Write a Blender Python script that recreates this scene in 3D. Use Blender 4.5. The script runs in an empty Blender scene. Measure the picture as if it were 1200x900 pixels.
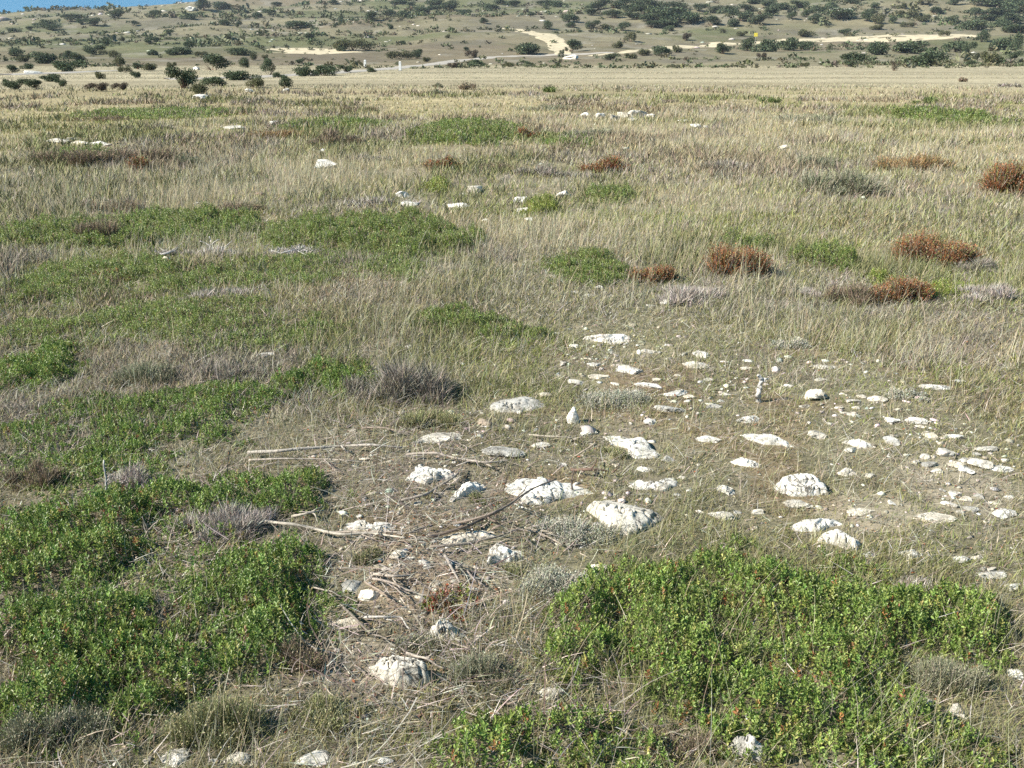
import bpy, bmesh, math, random
import numpy as np
from mathutils import Vector, noise as mnoise
random.seed(7)
RNG = np.random.default_rng(11)
R = math.radians
sc = bpy.context.scene
col = sc.collection
F = 1177.0                      # focal length in photo pixels (photo 1200 x 900)
PITCH = math.atan((450 - 65) / F)
SUN_EL, SUN_AZ = R(38), R(-108)   # azimuth from +Y (the view), clockwise

# ------------------------------------------------------------------ noise
_T = np.random.default_rng(3).random((256, 256))
def vnoise(x, y, s=0):
    x = np.asarray(x, float) + s * 17.31; y = np.asarray(y, float) + s * 9.77
    xi = np.floor(x).astype(int); yi = np.floor(y).astype(int)
    fx = x - xi; fy = y - yi
    fx = fx * fx * (3 - 2 * fx); fy = fy * fy * (3 - 2 * fy)
    a = _T[xi & 255, yi & 255]; b = _T[(xi + 1) & 255, yi & 255]
    c = _T[xi & 255, (yi + 1) & 255]; d = _T[(xi + 1) & 255, (yi + 1) & 255]
    return (a * (1 - fx) + b * fx) * (1 - fy) + (c * (1 - fx) + d * fx) * fy
def fbm(x, y, s=0, o=4):
    v = 0; a = .5; t = 0
    for k in range(o):
        v = v + a * vnoise(np.asarray(x) * 2 ** k, np.asarray(y) * 2 ** k, s + k * 3); t += a; a *= .5
    return v / t
def sstep(a, b, v):
    t = np.clip((v - a) / (b - a), 0, 1)
    return t * t * (3 - 2 * t)

# ------------------------------------------------------------------ terrain
def height(x, y):
    x = np.asarray(x, float); y = np.asarray(y, float)
    r = np.hypot(x, y)
    near = (fbm(x / 2.2, y / 2.2, 1, 3) - .5) * .14 + (fbm(x / .5, y / .5, 5, 2) - .5) * .035
    near = near * sstep(90, 25, r)
    far = (fbm(x / 30, y / 30, 2, 3) - .5) * .32 * sstep(25, 60, r)
    c = np.where(x < 0, 54 + .081 * x, 54 + .055 * x)
    c = np.clip(c, 6, 84)
    t = np.clip((y - 165) / (720 - 165), 0, 1)
    g = t ** 1.7
    hill = c * g - c * np.clip((y - 720) / 1800, 0, 1) * .6
    bump = (fbm(x / 70, y / 70, 8, 4) - .5) * 9 * sstep(190, 420, y) + (fbm(x / 14, y / 14, 4, 3) - .5) * 1.6 * sstep(170, 260, y)
    return near + far + hill + bump
Z0 = float(height(0, 0))
CAM = np.array([0, 0, Z0 + 1.62])
FW = np.array([0, math.cos(PITCH), -math.sin(PITCH)]); UP = np.array([0, math.sin(PITCH), math.cos(PITCH)])

def at(u, v, lift=0.0):
    """photo pixel -> world points on the ground raised by lift (arrays)"""
    u = np.atleast_1d(np.asarray(u, float)); v = np.atleast_1d(np.asarray(v, float))
    u, v = np.broadcast_arrays(u, v); lift = np.broadcast_to(lift, u.shape)
    d = FW[None] + ((u - 600) / F)[:, None] * np.array([1, 0, 0])[None] + ((450 - v) / F)[:, None] * UP[None]
    ts = np.concatenate([[1.0], np.geomspace(1.2, 2500, 420)])
    P = CAM[None, None] + ts[None, :, None] * d[:, None, :]
    below = (P[..., 2] - height(P[..., 0], P[..., 1]) - lift[:, None]) < 0
    k = np.where(below.any(1), below.argmax(1), len(ts) - 1)
    lo = ts[np.maximum(k - 1, 0)]; hi = ts[k]
    for _ in range(18):
        m = (lo + hi) / 2
        Q = CAM[None] + m[:, None] * d
        b = (Q[:, 2] - height(Q[:, 0], Q[:, 1]) - lift) < 0
        hi = np.where(b, m, hi); lo = np.where(b, lo, m)
    return CAM[None] + hi[:, None] * d
def at1(u, v, lift=0.0): return at(u, v, lift)[0]
def dist(p): return float(np.linalg.norm(np.asarray(p) - CAM))

# ------------------------------------------------------------------ mesh soup
class Soup:
    def __init__(s): s.V = []; s.C = []; s.L = []; s.S = []; s.n = 0
    def add(s, V, faces, C):
        V = np.asarray(V, np.float32); n, k, _ = V.shape
        if n == 0: return
        C = np.asarray(C, np.float32)
        if C.ndim == 1: C = np.broadcast_to(C, (n, 3))
        if C.ndim == 2: C = np.broadcast_to(C[:, None, :], (n, k, 3))
        s.V.append(V.reshape(-1, 3)); s.C.append(C.reshape(-1, 3))
        base = (s.n + np.arange(n) * k)[:, None]
        for f in faces:
            s.L.append((base + np.array(f)[None]).ravel()); s.S.append(np.full(n, len(f)))
        s.n += n * k
    def build(s, name, mat, parent=None, smooth=False):
        me = bpy.data.meshes.new(name)
        if s.n:
            V = np.concatenate(s.V); C = np.concatenate(s.C)
            L = np.concatenate(s.L).astype(np.int32); S = np.concatenate(s.S).astype(np.int32)
            me.vertices.add(len(V)); me.vertices.foreach_set('co', V.ravel())
            me.loops.add(len(L)); me.loops.foreach_set('vertex_index', L)
            me.polygons.add(len(S))
            st = np.zeros(len(S), np.int32); st[1:] = np.cumsum(S)[:-1]
            me.polygons.foreach_set('loop_start', st)
            a = me.color_attributes.new('col', 'FLOAT_COLOR', 'POINT')
            a.data.foreach_set('color', np.concatenate([C, np.ones((len(C), 1), np.float32)], 1).astype(np.float32).ravel())
            me.update(calc_edges=True)
            if smooth: me.polygons.foreach_set('use_smooth', np.ones(len(S), bool))
        me.materials.append(mat)
        o = bpy.data.objects.new(name, me); col.objects.link(o)
        if parent is not None: o.parent = parent
        return o

def unit(v): return v / np.maximum(np.linalg.norm(v, axis=-1, keepdims=True), 1e-9)
def pal(n, entries, jit=.18):
    w = np.array([e[1] for e in entries], float); w /= w.sum()
    i = RNG.choice(len(entries), n, p=w)
    c = np.array([e[0] for e in entries])[i]
    c = c * (1 + RNG.normal(0, jit, (n, 1))) * (1 + RNG.normal(0, .06, (n, 3)))
    return np.clip(c, .005, .95)
def leaves(sp, P, D, L, W, C, fold=.22, droop=.12):
    n = len(P); D = unit(D)
    r = unit(RNG.normal(0, .35, (n, 3)) + np.array([0, 0, 1.0]))
    S = unit(np.cross(D, r)); N = np.cross(S, D)
    L = np.broadcast_to(L, (n,))[:, None]; W = np.broadcast_to(W, (n,))[:, None]
    V = np.stack([P, P + D * L * .45 - S * W * .42 + N * W * fold, P + D * L * .84 - S * W * .36 + N * (W * fold - L * droop * .6),
                  P + D * L - N * L * droop, P + D * L * .84 + S * W * .36 + N * (W * fold - L * droop * .6), P + D * L * .45 + S * W * .42 + N * W * fold], 1)
    sp.add(V, [(0, 1, 2, 3), (0, 3, 4, 5)], C)
def blades(sp, P, D, L, W, C, bend=.35, seg=2, wind=(.25, .05)):
    """tapering blades from P along D, bending over"""
    n = len(P); D = unit(D)
    L = np.broadcast_to(L, (n,))[:, None]; W = np.broadcast_to(W, (n,))[:, None]
    az = RNG.uniform(0, 2 * np.pi, n)
    S = np.stack([np.cos(az), np.sin(az), np.zeros(n)], 1)
    B = np.stack([RNG.normal(wind[0], .6, n), RNG.normal(wind[1], .6, n), np.full(n, -.35)], 1) * np.broadcast_to(bend, (n,))[:, None]
    pts = []
    for k in range(seg):
        t = k / seg
        c = P + D * L * t + B * L * t * t
        w = W * (1 - .55 * t) * .5
        pts += [c - S * w, c + S * w]
    pts.append(P + D * L + B * L)
    V = np.stack(pts, 1)
    f = [(2 * k, 2 * k + 1, 2 * k + 3, 2 * k + 2) for k in range(seg - 1)] + [(2 * seg - 2, 2 * seg - 1, 2 * seg)]
    sp.add(V, f, C)

# ------------------------------------------------------------------ materials
def newmat(name):
    m = bpy.data.materials.new(name); m.use_nodes = True
    nt = m.node_tree; nt.nodes.clear()
    out = nt.nodes.new('ShaderNodeOutputMaterial')
    return m, nt, out
def foliage_mat(name, rough=.5, spec=.3, trans=.25, gain=1.0):
    m, nt, out = newmat(name)
    N = nt.nodes.new; K = nt.links.new
    a = N('ShaderNodeAttribute'); a.attribute_name = 'col'
    p = N('ShaderNodeBsdfPrincipled'); p.inputs['Roughness'].default_value = rough
    p.inputs['Specular IOR Level'].default_value = spec
    K(a.outputs['Color'], p.inputs['Base Color'])
    if trans > 0:
        t = N('ShaderNodeBsdfTranslucent'); K(a.outputs['Color'], t.inputs['Color'])
        mx = N('ShaderNodeMixShader'); mx.inputs[0].default_value = trans
        K(p.outputs[0], mx.inputs[1]); K(t.outputs[0], mx.inputs[2]); K(mx.outputs[0], out.inputs[0])
    else:
        K(p.outputs[0], out.inputs[0])
    return m
M_LEAF = foliage_mat('glossy_leaf', .38, .5, .4)
M_GRASS = foliage_mat('grass_blade', .6, .25, .3)
M_TWIG = foliage_mat('dry_twig', .8, .2, 0)
M_BUSH = foliage_mat('bush_leaf', .7, .2, .1)
M_CHIP = foliage_mat('stone_chip', .85, .2, 0)

def ground_mat():
    m, nt, out = newmat('soil_and_dry_turf')
    N = nt.nodes.new; K = nt.links.new
    g = N('ShaderNodeNewGeometry')
    a = N('ShaderNodeAttribute'); a.attribute_name = 'col'
    p = N('ShaderNodeBsdfPrincipled'); p.inputs['Roughness'].default_value = .95; p.inputs['Specular IOR Level'].default_value = .1
    def nz(scale, detail=6, rough=.65):
        n = N('ShaderNodeTexNoise'); n.inputs['Scale'].default_value = scale; n.inputs['Detail'].default_value = detail
        n.inputs['Roughness'].default_value = rough; K(g.outputs['Position'], n.inputs['Vector']); return n
    n1 = nz(1.3, 8, .75); n2 = nz(22, 6, .7); n3 = nz(.12, 8, .75)
    def ramp(src, a0, a1, c0, c1):
        r = N('ShaderNodeMapRange'); r.inputs[1].default_value = a0; r.inputs[2].default_value = a1
        r.inputs[3].default_value = c0; r.inputs[4].default_value = c1; K(src, r.inputs[0]); return r.outputs[0]
    def mul(x, y):
        q = N('ShaderNodeMath'); q.operation = 'MULTIPLY'; K(x, q.inputs[0]); K(y, q.inputs[1]); return q.outputs[0]
    v = mul(mul(ramp(n1.outputs[0], .3, .7, .72, 1.28), ramp(n2.outputs[0], .3, .7, .6, 1.4)), ramp(n3.outputs[0], .3, .7, .75, 1.25))
    mv = N('ShaderNodeVectorMath'); mv.operation = 'SCALE'; K(a.outputs['Color'], mv.inputs[0]); K(v, mv.inputs['Scale'])
    K(mv.outputs[0], p.inputs['Base Color'])
    b = N('ShaderNodeBump'); b.inputs['Strength'].default_value = .6; b.inputs['Distance'].default_value = .02
    K(n2.outputs[0], b.inputs['Height']); K(b.outputs[0], p.inputs['Normal'])
    K(p.outputs[0], out.inputs[0]); return m
M_GROUND = ground_mat()

def rock_mat():
    m, nt, out = newmat('weathered_limestone')
    N = nt.nodes.new; K = nt.links.new
    tc = N('ShaderNodeNewGeometry')
    p = N('ShaderNodeBsdfPrincipled'); p.inputs['Roughness'].default_value = .9; p.inputs['Specular IOR Level'].default_value = .15
    n = N('ShaderNodeTexNoise'); n.inputs['Scale'].default_value = 9; n.inputs['Detail'].default_value = 9; n.inputs['Roughness'].default_value = .7
    n2 = N('ShaderNodeTexNoise'); n2.inputs['Scale'].default_value = 38; n2.inputs['Detail'].default_value = 6; n2.inputs['Roughness'].default_value = .75
    vo = N('ShaderNodeTexVoronoi'); vo.feature = 'DISTANCE_TO_EDGE'; vo.inputs['Scale'].default_value = 13
    wp = N('ShaderNodeVectorMath'); wp.operation = 'MULTIPLY_ADD'
    n3 = N('ShaderNodeTexNoise'); n3.inputs['Scale'].default_value = 14; n3.inputs['Detail'].default_value = 4
    K(tc.outputs['Position'], n3.inputs['Vector'])
    wp.inputs[1].default_value = (.11, .11, .11); K(n3.outputs['Color'], wp.inputs[0]); K(tc.outputs['Position'], wp.inputs[2])
    K(wp.outputs[0], vo.inputs['Vector'])
    for q in (n, n2): K(tc.outputs['Position'], q.inputs['Vector'])
    r1 = N('ShaderNodeValToRGB'); e = r1.color_ramp.elements
    e[0].position = .34; e[0].color = (.36, .34, .30, 1); e[1].position = .55; e[1].color = (.80, .78, .73, 1)
    K(n.outputs[0], r1.inputs[0])
    r2 = N('ShaderNodeValToRGB'); e = r2.color_ramp.elements
    e[0].position = .36; e[0].color = (.14, .13, .12, 1); e[1].position = .45; e[1].color = (1, 1, 1, 1)
    K(n2.outputs[0], r2.inputs[0])
    r3 = N('ShaderNodeValToRGB'); e = r3.color_ramp.elements
    e[0].position = .0; e[0].color = (.12, .11, .10, 1); e[1].position = .05; e[1].color = (1, 1, 1, 1)
    K(vo.outputs[0], r3.inputs[0])
    # cracks only where a broad noise allows them
    nb = N('ShaderNodeTexNoise'); nb.inputs['Scale'].default_value = 4; K(tc.outputs['Position'], nb.inputs['Vector'])
    rb = N('ShaderNodeMapRange'); rb.inputs[1].default_value = .5; rb.inputs[2].default_value = .6; K(nb.outputs[0], rb.inputs[0])
    mA = N('ShaderNodeMix'); mA.data_type = 'RGBA'; mA.blend_type = 'MULTIPLY'; mA.inputs[0].default_value = 1
    K(r1.outputs[0], mA.inputs[6]); K(r2.outputs[0], mA.inputs[7])
    mB = N('ShaderNodeMix'); mB.data_type = 'RGBA'; mB.blend_type = 'MULTIPLY'
    K(rb.outputs[0], mB.inputs[0]); K(mA.outputs[2], mB.inputs[6]); K(r3.outputs[0], mB.inputs[7])
    at_ = N('ShaderNodeAttribute'); at_.attribute_name = 'col'
    mC = N('ShaderNodeMix'); mC.data_type = 'RGBA'; mC.blend_type = 'MULTIPLY'; mC.inputs[0].default_value = 1
    K(mB.outputs[2], mC.inputs[6]); K(at_.outputs['Color'], mC.inputs[7])
    K(mC.outputs[2], p.inputs['Base Color'])
    b = N('ShaderNodeBump'); b.inputs['Strength'].default_value = .7; b.inputs['Distance'].default_value = .012
    K(n2.outputs[0], b.inputs['Height']); K(b.outputs[0], p.inputs['Normal'])
    K(p.outputs[0], out.inputs[0]); return m
M_ROCK = rock_mat()

def plain_mat(name, c, rough=.7, scale=30, amt=.25):
    m, nt, out = newmat(name)
    N = nt.nodes.new; K = nt.links.new
    g = N('ShaderNodeNewGeometry'); n = N('ShaderNodeTexNoise'); n.inputs['Scale'].default_value = scale; n.inputs['Detail'].default_value = 6
    K(g.outputs['Position'], n.inputs['Vector'])
    r = N('ShaderNodeValToRGB'); e = r.color_ramp.elements
    e[0].position = .3; e[0].color = tuple(x * (1 - amt) for x in c) + (1,); e[1].position = .7; e[1].color = tuple(min(1, x * (1 + amt)) for x in c) + (1,)
    K(n.outputs[0], r.inputs[0])
    p = N('ShaderNodeBsdfPrincipled'); p.inputs['Roughness'].default_value = rough
    K(r.outputs[0], p.inputs['Base Color']); K(p.outputs[0], out.inputs[0]); return m
def wood_mat():
    m, nt, out = newmat('bleached_dead_wood')
    N = nt.nodes.new; K = nt.links.new
    g = N('ShaderNodeNewGeometry'); n = N('ShaderNodeTexNoise'); n.inputs['Scale'].default_value = 60; n.inputs['Detail'].default_value = 8; n.inputs['Roughness'].default_value = .75
    K(g.outputs['Position'], n.inputs['Vector'])
    a = N('ShaderNodeAttribute'); a.attribute_name = 'col'
    r = N('ShaderNodeMapRange'); r.inputs[1].default_value = .3; r.inputs[2].default_value = .7; r.inputs[3].default_value = .45; r.inputs[4].default_value = 1.5
    K(n.outputs[0], r.inputs[0])
    s = N('ShaderNodeVectorMath'); s.operation = 'SCALE'; K(a.outputs['Color'], s.inputs[0]); K(r.outputs[0], s.inputs['Scale'])
    p = N('ShaderNodeBsdfPrincipled'); p.inputs['Roughness'].default_value = .85
    K(s.outputs[0], p.inputs['Base Color'])
    b = N('ShaderNodeBump'); b.inputs['Strength'].default_value = .8; b.inputs['Distance'].default_value = .004; K(n.outputs[0], b.inputs['Height']); K(b.outputs[0], p.inputs['Normal'])
    K(p.outputs[0], out.inputs[0]); return m
M_WOOD = wood_mat()

# ------------------------------------------------------------------ bookkeeping
def tag(o, label=None, cat=None, group=None, kind=None):
    if label: o['label'] = label
    if cat: o['category'] = cat
    if group: o['group'] = group
    if kind: o['kind'] = kind
    return o
def empty(name, loc):
    o = bpy.data.objects.new(name, None); o.empty_display_size = .1; o.location = loc; col.objects.link(o); return o
def keep_parent(child, root):            # mesh data is in world coordinates: shift it to the root
    me = child.data; me.transform(__import__('mathutils').Matrix.Translation(-root.location)); child.parent = root

# ------------------------------------------------------------------ ground zones (ellipses read off the photo, held as world ellipses)
def ell(cx, cy, rx, ry, lift=0.0):
    P = at([cx, cx, cx - rx, cx + rx], [cy - ry, cy + ry, cy, cy], lift)
    X = (P[2, 0] + P[3, 0]) / 2; Y = (P[0, 1] + P[1, 1]) / 2
    return (X, Y, abs(P[3, 0] - P[2, 0]) / 2, abs(P[0, 1] - P[1, 1]) / 2)
def inell(E, x, y, wob=.35, s=0):
    """>0 inside; largest over the ellipses, with a wobbling edge"""
    v = np.full(np.shape(x), -9.0)
    for (X, Y, A, B) in E:
        if A < 1e-6 or B < 1e-6: continue
        q = 1 - np.sqrt(((x - X) / A) ** 2 + ((y - Y) / B) ** 2)
        v = np.maximum(v, q)
    return v + (fbm(np.asarray(x) * 2.5, np.asarray(y) * 2.5, 20 + s, 3) - .5) * wob + (fbm(np.asarray(x) * 9, np.asarray(y) * 9, 24 + s, 2) - .5) * wob * .8

# green bearberry mats: (name-label, ellipses, height m, leaf colour set, density factor)
MATS = [
 ('thin bearberry shoots among dead stems, filling the gaps between the left-hand clumps', [(180,680,120,110),(110,560,110,50),(110,830,140,50),(330,720,70,60)], .075, 'd', .3),
 ('broad dense bearberry mat with bright green leaves in front of the pale stone field', [(790,728,130,90),(930,720,150,95),(1010,800,110,85),(860,830,130,60),(1100,722,100,58),(690,745,55,55)], .105, 'g', 1),
 ('dark bearberry clump beside the long seed stalks at the bottom edge', [(620,862,110,50),(720,876,75,38),(560,842,50,24),(545,880,40,22),(690,835,50,18)], .10, 'g', .75),
 ('small bearberry patch in the lowest corner beyond the thin dead grass', [(1150,878,55,32)], .09, 'g', .7),
 ('leafy bearberry shoots in the gap right of the seed-stalk clump, low and thin', [(1010,880,90,22)], .08, 'g', .6),
 ('large deep green bearberry bed at the left edge, wider than every other left one', [(50,650,100,85),(110,600,60,40),(100,720,70,45)], .15, 'd', 1),
 ('bearberry strip running under the long pale branch', [(285,572,108,34),(210,575,50,28)], .13, 'd', .85),
 ('rounded bearberry clump between the dead branches and the grey dead shrub', [(285,672,85,52)], .15, 'd', 1),
 ('wide bearberry clump in front of the rounded one, with dark gaps', [(200,760,120,62),(290,735,60,45),(160,810,60,30)], .13, 'd', .95),
 ('bearberry clump in the lower left corner above the olive cushions', [(45,798,85,72),(20,720,40,40)], .13, 'd', .95),
 ('bearberry clump at the left edge in mid slope, alone among pale grass', [(38,420,55,28)], .13, 'd', 1),
 ('small bearberry clump just behind the grey leafless heath', [(385,432,44,20),(345,440,30,12)], .11, 'd', .9),
 ('thin scattered bearberry shoots among dry twigs left of the grey heath', [(220,480,95,42),(150,510,60,26),(290,465,55,22)], .09, 'd', .75),
 ('sparse yellowish bearberry shoots in the grass at the left edge', [(100,535,95,30),(40,500,60,34),(90,480,60,24)], .07, 'd', .6),
 ('tiny bearberry tuft with red leaves in the bare litter', [(530,702,38,16)], .06, 'r', .9),
 ('long low bearberry mat in tan grass behind the stony ground', [(530,372,70,16),(590,384,50,12)], .09, 'm', .9),
 ('square bright mat in the grass in front of the distant stone pair', [(685,312,55,20)], .10, 'm', 1),
 ('long bright bearberry bank, the middle one of the mats across the field', [(420,268,110,20),(500,278,60,18),(350,275,50,12)], .16, 'm', 1),
 ('wide green bearberry bank at the far left behind the dead white twigs', [(200,262,110,20),(130,270,90,18),(60,268,50,16),(270,255,40,12)], .16, 'm', 1),
 ('flat bearberry carpet in front of the dead white twigs', [(130,318,100,22),(60,335,70,20),(220,325,70,16)], .10, 'm', .8),
 ('flat bearberry carpet right of the dead white twigs, thinly grown', [(340,315,90,18),(400,300,60,14),(450,310,60,14)], .08, 'm', .55),
 ('sparse green carpet with dry grass through it in front of the flat carpets', [(180,372,150,24),(60,380,70,18),(320,388,90,22)], .07, 'm', .65),
 ('bright green oval mat standing out in the far tan grass', [(548,152,68,13)], .22, 'm', 1),
 ('olive green mat behind the rust heath in the far left field', [(390,143,60,6)], .18, 'm', .9),
 ('green mat with yellow-green top at the far left', [(92,177,28,7)], .2, 'm', .9),
 ('long pale green mat near the far left field edge', [(180,131,95,6)], .15, 'm', .8),
 ('bright green patch far back near the field edge', [(1110,134,58,9)], .25, 'm', .9),
 ('small green mat between two rust heath mounds', [(972,296,36,13)], .16, 'm', .9),
 ('low green mat behind the split rust heath', [(880,283,36,8)], .15, 'm', .8),
 ('yellow-green mat just left of the big red mound', [(1040,325,20,10),(1110,338,50,11)], .10, 'y', .8),
 ('tiny yellow-green clump left of the distant stone pair', [(511,214,15,8)], .15, 'y', .9),
 ('tiny yellow-green clump against the distant white boulders', [(632,239,20,8)], .15, 'y', .9),
 ('thin green mat in the grey heath past the distant boulders', [(715,226,34,9)], .12, 'm', .8),
 ('thin green growth right of the far oval mat', [(665,163,45,8)], .12, 'm', .6),
]
MAT_E = []
for m_ in MATS:
    MAT_E.append([ell(cx, cy, rx, ry, m_[2] * .5) for (cx, cy, rx, ry) in m_[1]])
ALL_MAT = [e for E in MAT_E for e in E]
STONY = [ell(*e) for e in [(800,440,150,70),(960,520,260,120),(1090,570,150,110),(640,570,200,90),(500,650,120,90)]]
LITTER = [ell(*e) for e in [(500,650,150,100),(460,530,120,55),(560,760,110,90),(640,830,110,60),(230,620,60,70),(420,790,90,70)]]
SOIL = [ell(*e) for e in [(490,680,70,50),(1125,575,70,40),(1020,600,70,25),(560,690,60,30),(430,780,60,40)]]
TALL = [ell(*e) for e in [(760,160,200,26),(1010,165,200,20),(300,190,120,24),(620,265,120,18),(480,125,500,8)]] + [ell(*e) for e in [(900,165,330,40),(330,205,220,30),(850,260,280,55),(440,350,110,45),(1060,400,180,40),(600,115,700,18),(250,220,200,20),(650,280,300,30)]]
GREY = [ell(*e) for e in [(90,185,130,18),(260,215,80,12),(420,165,90,14),(700,212,110,14),(850,195,120,12),(1040,275,90,14),(60,235,120,16),(560,205,90,14)]] + [ell(*e) for e in [(150,190,250,40),(620,215,160,30),(1000,340,230,50),(180,460,200,60),(420,240,150,20),(1080,250,150,50),(500,300,100,30)]]
GREEN = [ell(*e) for e in [(1100,330,140,40),(150,360,260,80),(250,450,200,50),(180,430,240,90),(980,230,160,30),(640,245,140,20),(300,160,140,12),(760,205,110,14),(950,450,200,60),(1150,640,120,60),(900,300,250,60),(600,430,120,60)]]

# ------------------------------------------------------------------ ground sheet
def build_ground():
    rr = np.concatenate([[.0], np.geomspace(.3, 1700, 600)])
    az = np.concatenate([np.linspace(-180, -42, 60)[:-1], np.linspace(-42, 42, 640), np.linspace(42, 180, 60)[1:-1]])
    A = np.radians(az)
    RR, AA = np.meshgrid(rr, A, indexing='ij')
    X = RR * np.sin(AA); Y = RR * np.cos(AA); Z = height(X, Y)
    nr, na = X.shape
    x = X.ravel(); y = Y.ravel(); r = RR.ravel()
    n1 = fbm(x * .8, y * .8, 31, 4); n2 = fbm(x / 9, y / 9, 37, 4)
    soil = np.array([.215, .185, .14]); olive = np.array([.19, .185, .10]); tan = np.array([.30, .255, .15]); red = np.array([.22, .125, .07]); pale = np.array([.36, .31, .235])
    C = soil[None] * np.ones((len(x), 1))
    w = sstep(.35, .65, n1)[:, None]
    C = C * (1 - .5 * w) + olive * .5 * w
    s_ = sstep(-.15, .35, inell(SOIL, x, y, .5, 2))[:, None]
    C = C * (1 - .6 * s_) + pale * .6 * s_
    rd = .6 * (sstep(.6, .74, fbm(x * 2, y * 2, 41, 3)) * sstep(-.2, .2, inell(STONY, x, y, .4, 3)))[:, None]
    C = C * (1 - .55 * rd) + red * .55 * rd
    f = sstep(9, 30, r)[:, None]
    mid = tan * (.75 + .5 * n2[:, None])
    C = C * (1 - f) + mid * f
    # the mown strip field at the far end of the plain: long stripes
    st = fbm(x / 60, y / 5, 43, 3)[:, None]
    edge = y + 60 * (fbm(x / 45, y / 40, 191, 4) - .5)
    fld = sstep(45, 70, edge)[:, None] * sstep(190, 160, edge)[:, None]
    C = C * (1 - .8 * fld) + (np.array([.35, .31, .215]) * (.55 + .9 * st)) * .8 * fld
    # hillside patches
    h = sstep(155, 195, edge)[:, None]
    p1 = fbm(x / 60, y / 45, 47, 5)[:, None]; p2 = fbm(x / 22, y / 18, 53, 5)[:, None]; p3 = fbm(x / 110, y / 60, 59, 4)[:, None]
    hc = np.array([.195, .175, .112]) * np.ones_like(C)
    k = sstep(.48, .6, p1); hc = hc * (1 - k) + np.array([.125, .13, .068]) * k
    k = sstep(.55, .68, p2); hc = hc * (1 - k * .8) + np.array([.15, .135, .10]) * k * .8
    k = sstep(.56, .68, p3); hc = hc * (1 - k * .55) + np.array([.165, .13, .09]) * k * .55
    k = sstep(.66, .74, fbm(x / 9, y / 9, 61, 3)[:, None]); hc = hc * (1 - k * .6) + np.array([.36, .335, .27]) * k * .4
    C = C * (1 - h) + hc * h
    V = np.stack([x, y, Z.ravel()], 1)
    sp = Soup()
    sp.V.append(V.astype(np.float32)); sp.C.append(C.astype(np.float32)); sp.n = len(V)
    idx = np.arange(nr * na).reshape(nr, na)
    nx = np.roll(idx, -1, 1)
    q = np.stack([idx[:-1], nx[:-1], nx[1:], idx[1:]], -1).reshape(-1, 4)
    sp.L.append(q.ravel()); sp.S.append(np.full(len(q), 4))
    o = sp.build('ground', M_GROUND, smooth=True)
    tag(o, kind='structure')
build_ground()

# ------------------------------------------------------------------ tracks on the hill foot
def ribbon(name, pts, width, mat, lift=.06, sub=14):
    P = []
    for (a, b) in zip(pts[:-1], pts[1:]):
        for k in range(sub): P.append((a[0] + (b[0] - a[0]) * k / sub, a[1] + (b[1] - a[1]) * k / sub))
    P.append(pts[-1])
    W = at([p[0] for p in P], [p[1] for p in P])[:, :2]
    Ws = W.copy()
    for _ in range(30): Ws[1:-1] = (Ws[:-2] + Ws[2:] + 2 * Ws[1:-1]) / 4
    T = np.gradient(Ws, axis=0); T = unit(T); Nn = np.stack([-T[:, 1], T[:, 0]], 1)
    n = len(Ws); wd = np.interp(np.linspace(0, 1, n), np.linspace(0, 1, len(width)), width)[:, None]
    wd = wd * (1 + .9 * (fbm(Ws[:, :1] / 6, Ws[:, 1:] / 6, 71, 4) - .5))
    V = []; rows = 7
    for j in range(rows):
        s = (j / (rows - 1) - .5)
        q = Ws + Nn * wd * s
        z = height(q[:, 0], q[:, 1]) + (lift if 0 < j < rows - 1 else -lift)
        V.append(np.concatenate([q, z[:, None]], 1))
    V = np.stack(V, 1).reshape(-1, 3)
    bm = bmesh.new(); vs = [bm.verts.new(v) for v in V]
    for i in range(n - 1):
        for j in range(rows - 1):
            bm.faces.new((vs[i * rows + j], vs[i * rows + j + 1], vs[(i + 1) * rows + j + 1], vs[(i + 1) * rows + j]))
    bmesh.ops.recalc_face_normals(bm, faces=bm.faces)
    me = bpy.data.meshes.new(name); bm.to_mesh(me); bm.free(); me.materials.append(mat)
    o = bpy.data.objects.new(name, me); col.objects.link(o); tag(o, kind='structure')
M_TRACK = plain_mat('pale_dirt', (.50, .43, .29), .95, .6, .2)
M_ROAD = plain_mat('grey_gravel', (.36, .33, .285), .95, .8, .15)
ribbon('dirt_track', [(586,33),(612,36),(638,41),(648,47),(655,54),(660,64)], [4, 8, 8, 7, 5], M_TRACK)
ribbon('dirt_track', [(690,66),(740,61),(800,55),(870,51),(950,48),(1030,46),(1085,43),(1130,40)], [3, 4, 8, 16, 30, 36, 34, 16], M_TRACK)
ribbon('bare_field', [(326,60),(345,59),(370,60),(397,63)], [6, 22, 24, 10], M_TRACK)
ribbon('gravel_road', [(0,88),(60,86),(130,83)], [3, 4, 3], M_ROAD)
ribbon('gravel_road', [(195,93),(250,92),(310,90),(420,84),(520,73),(585,66),(655,64),(720,62)], [3, 4, 4, 4, 5, 5, 4], M_ROAD)

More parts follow.
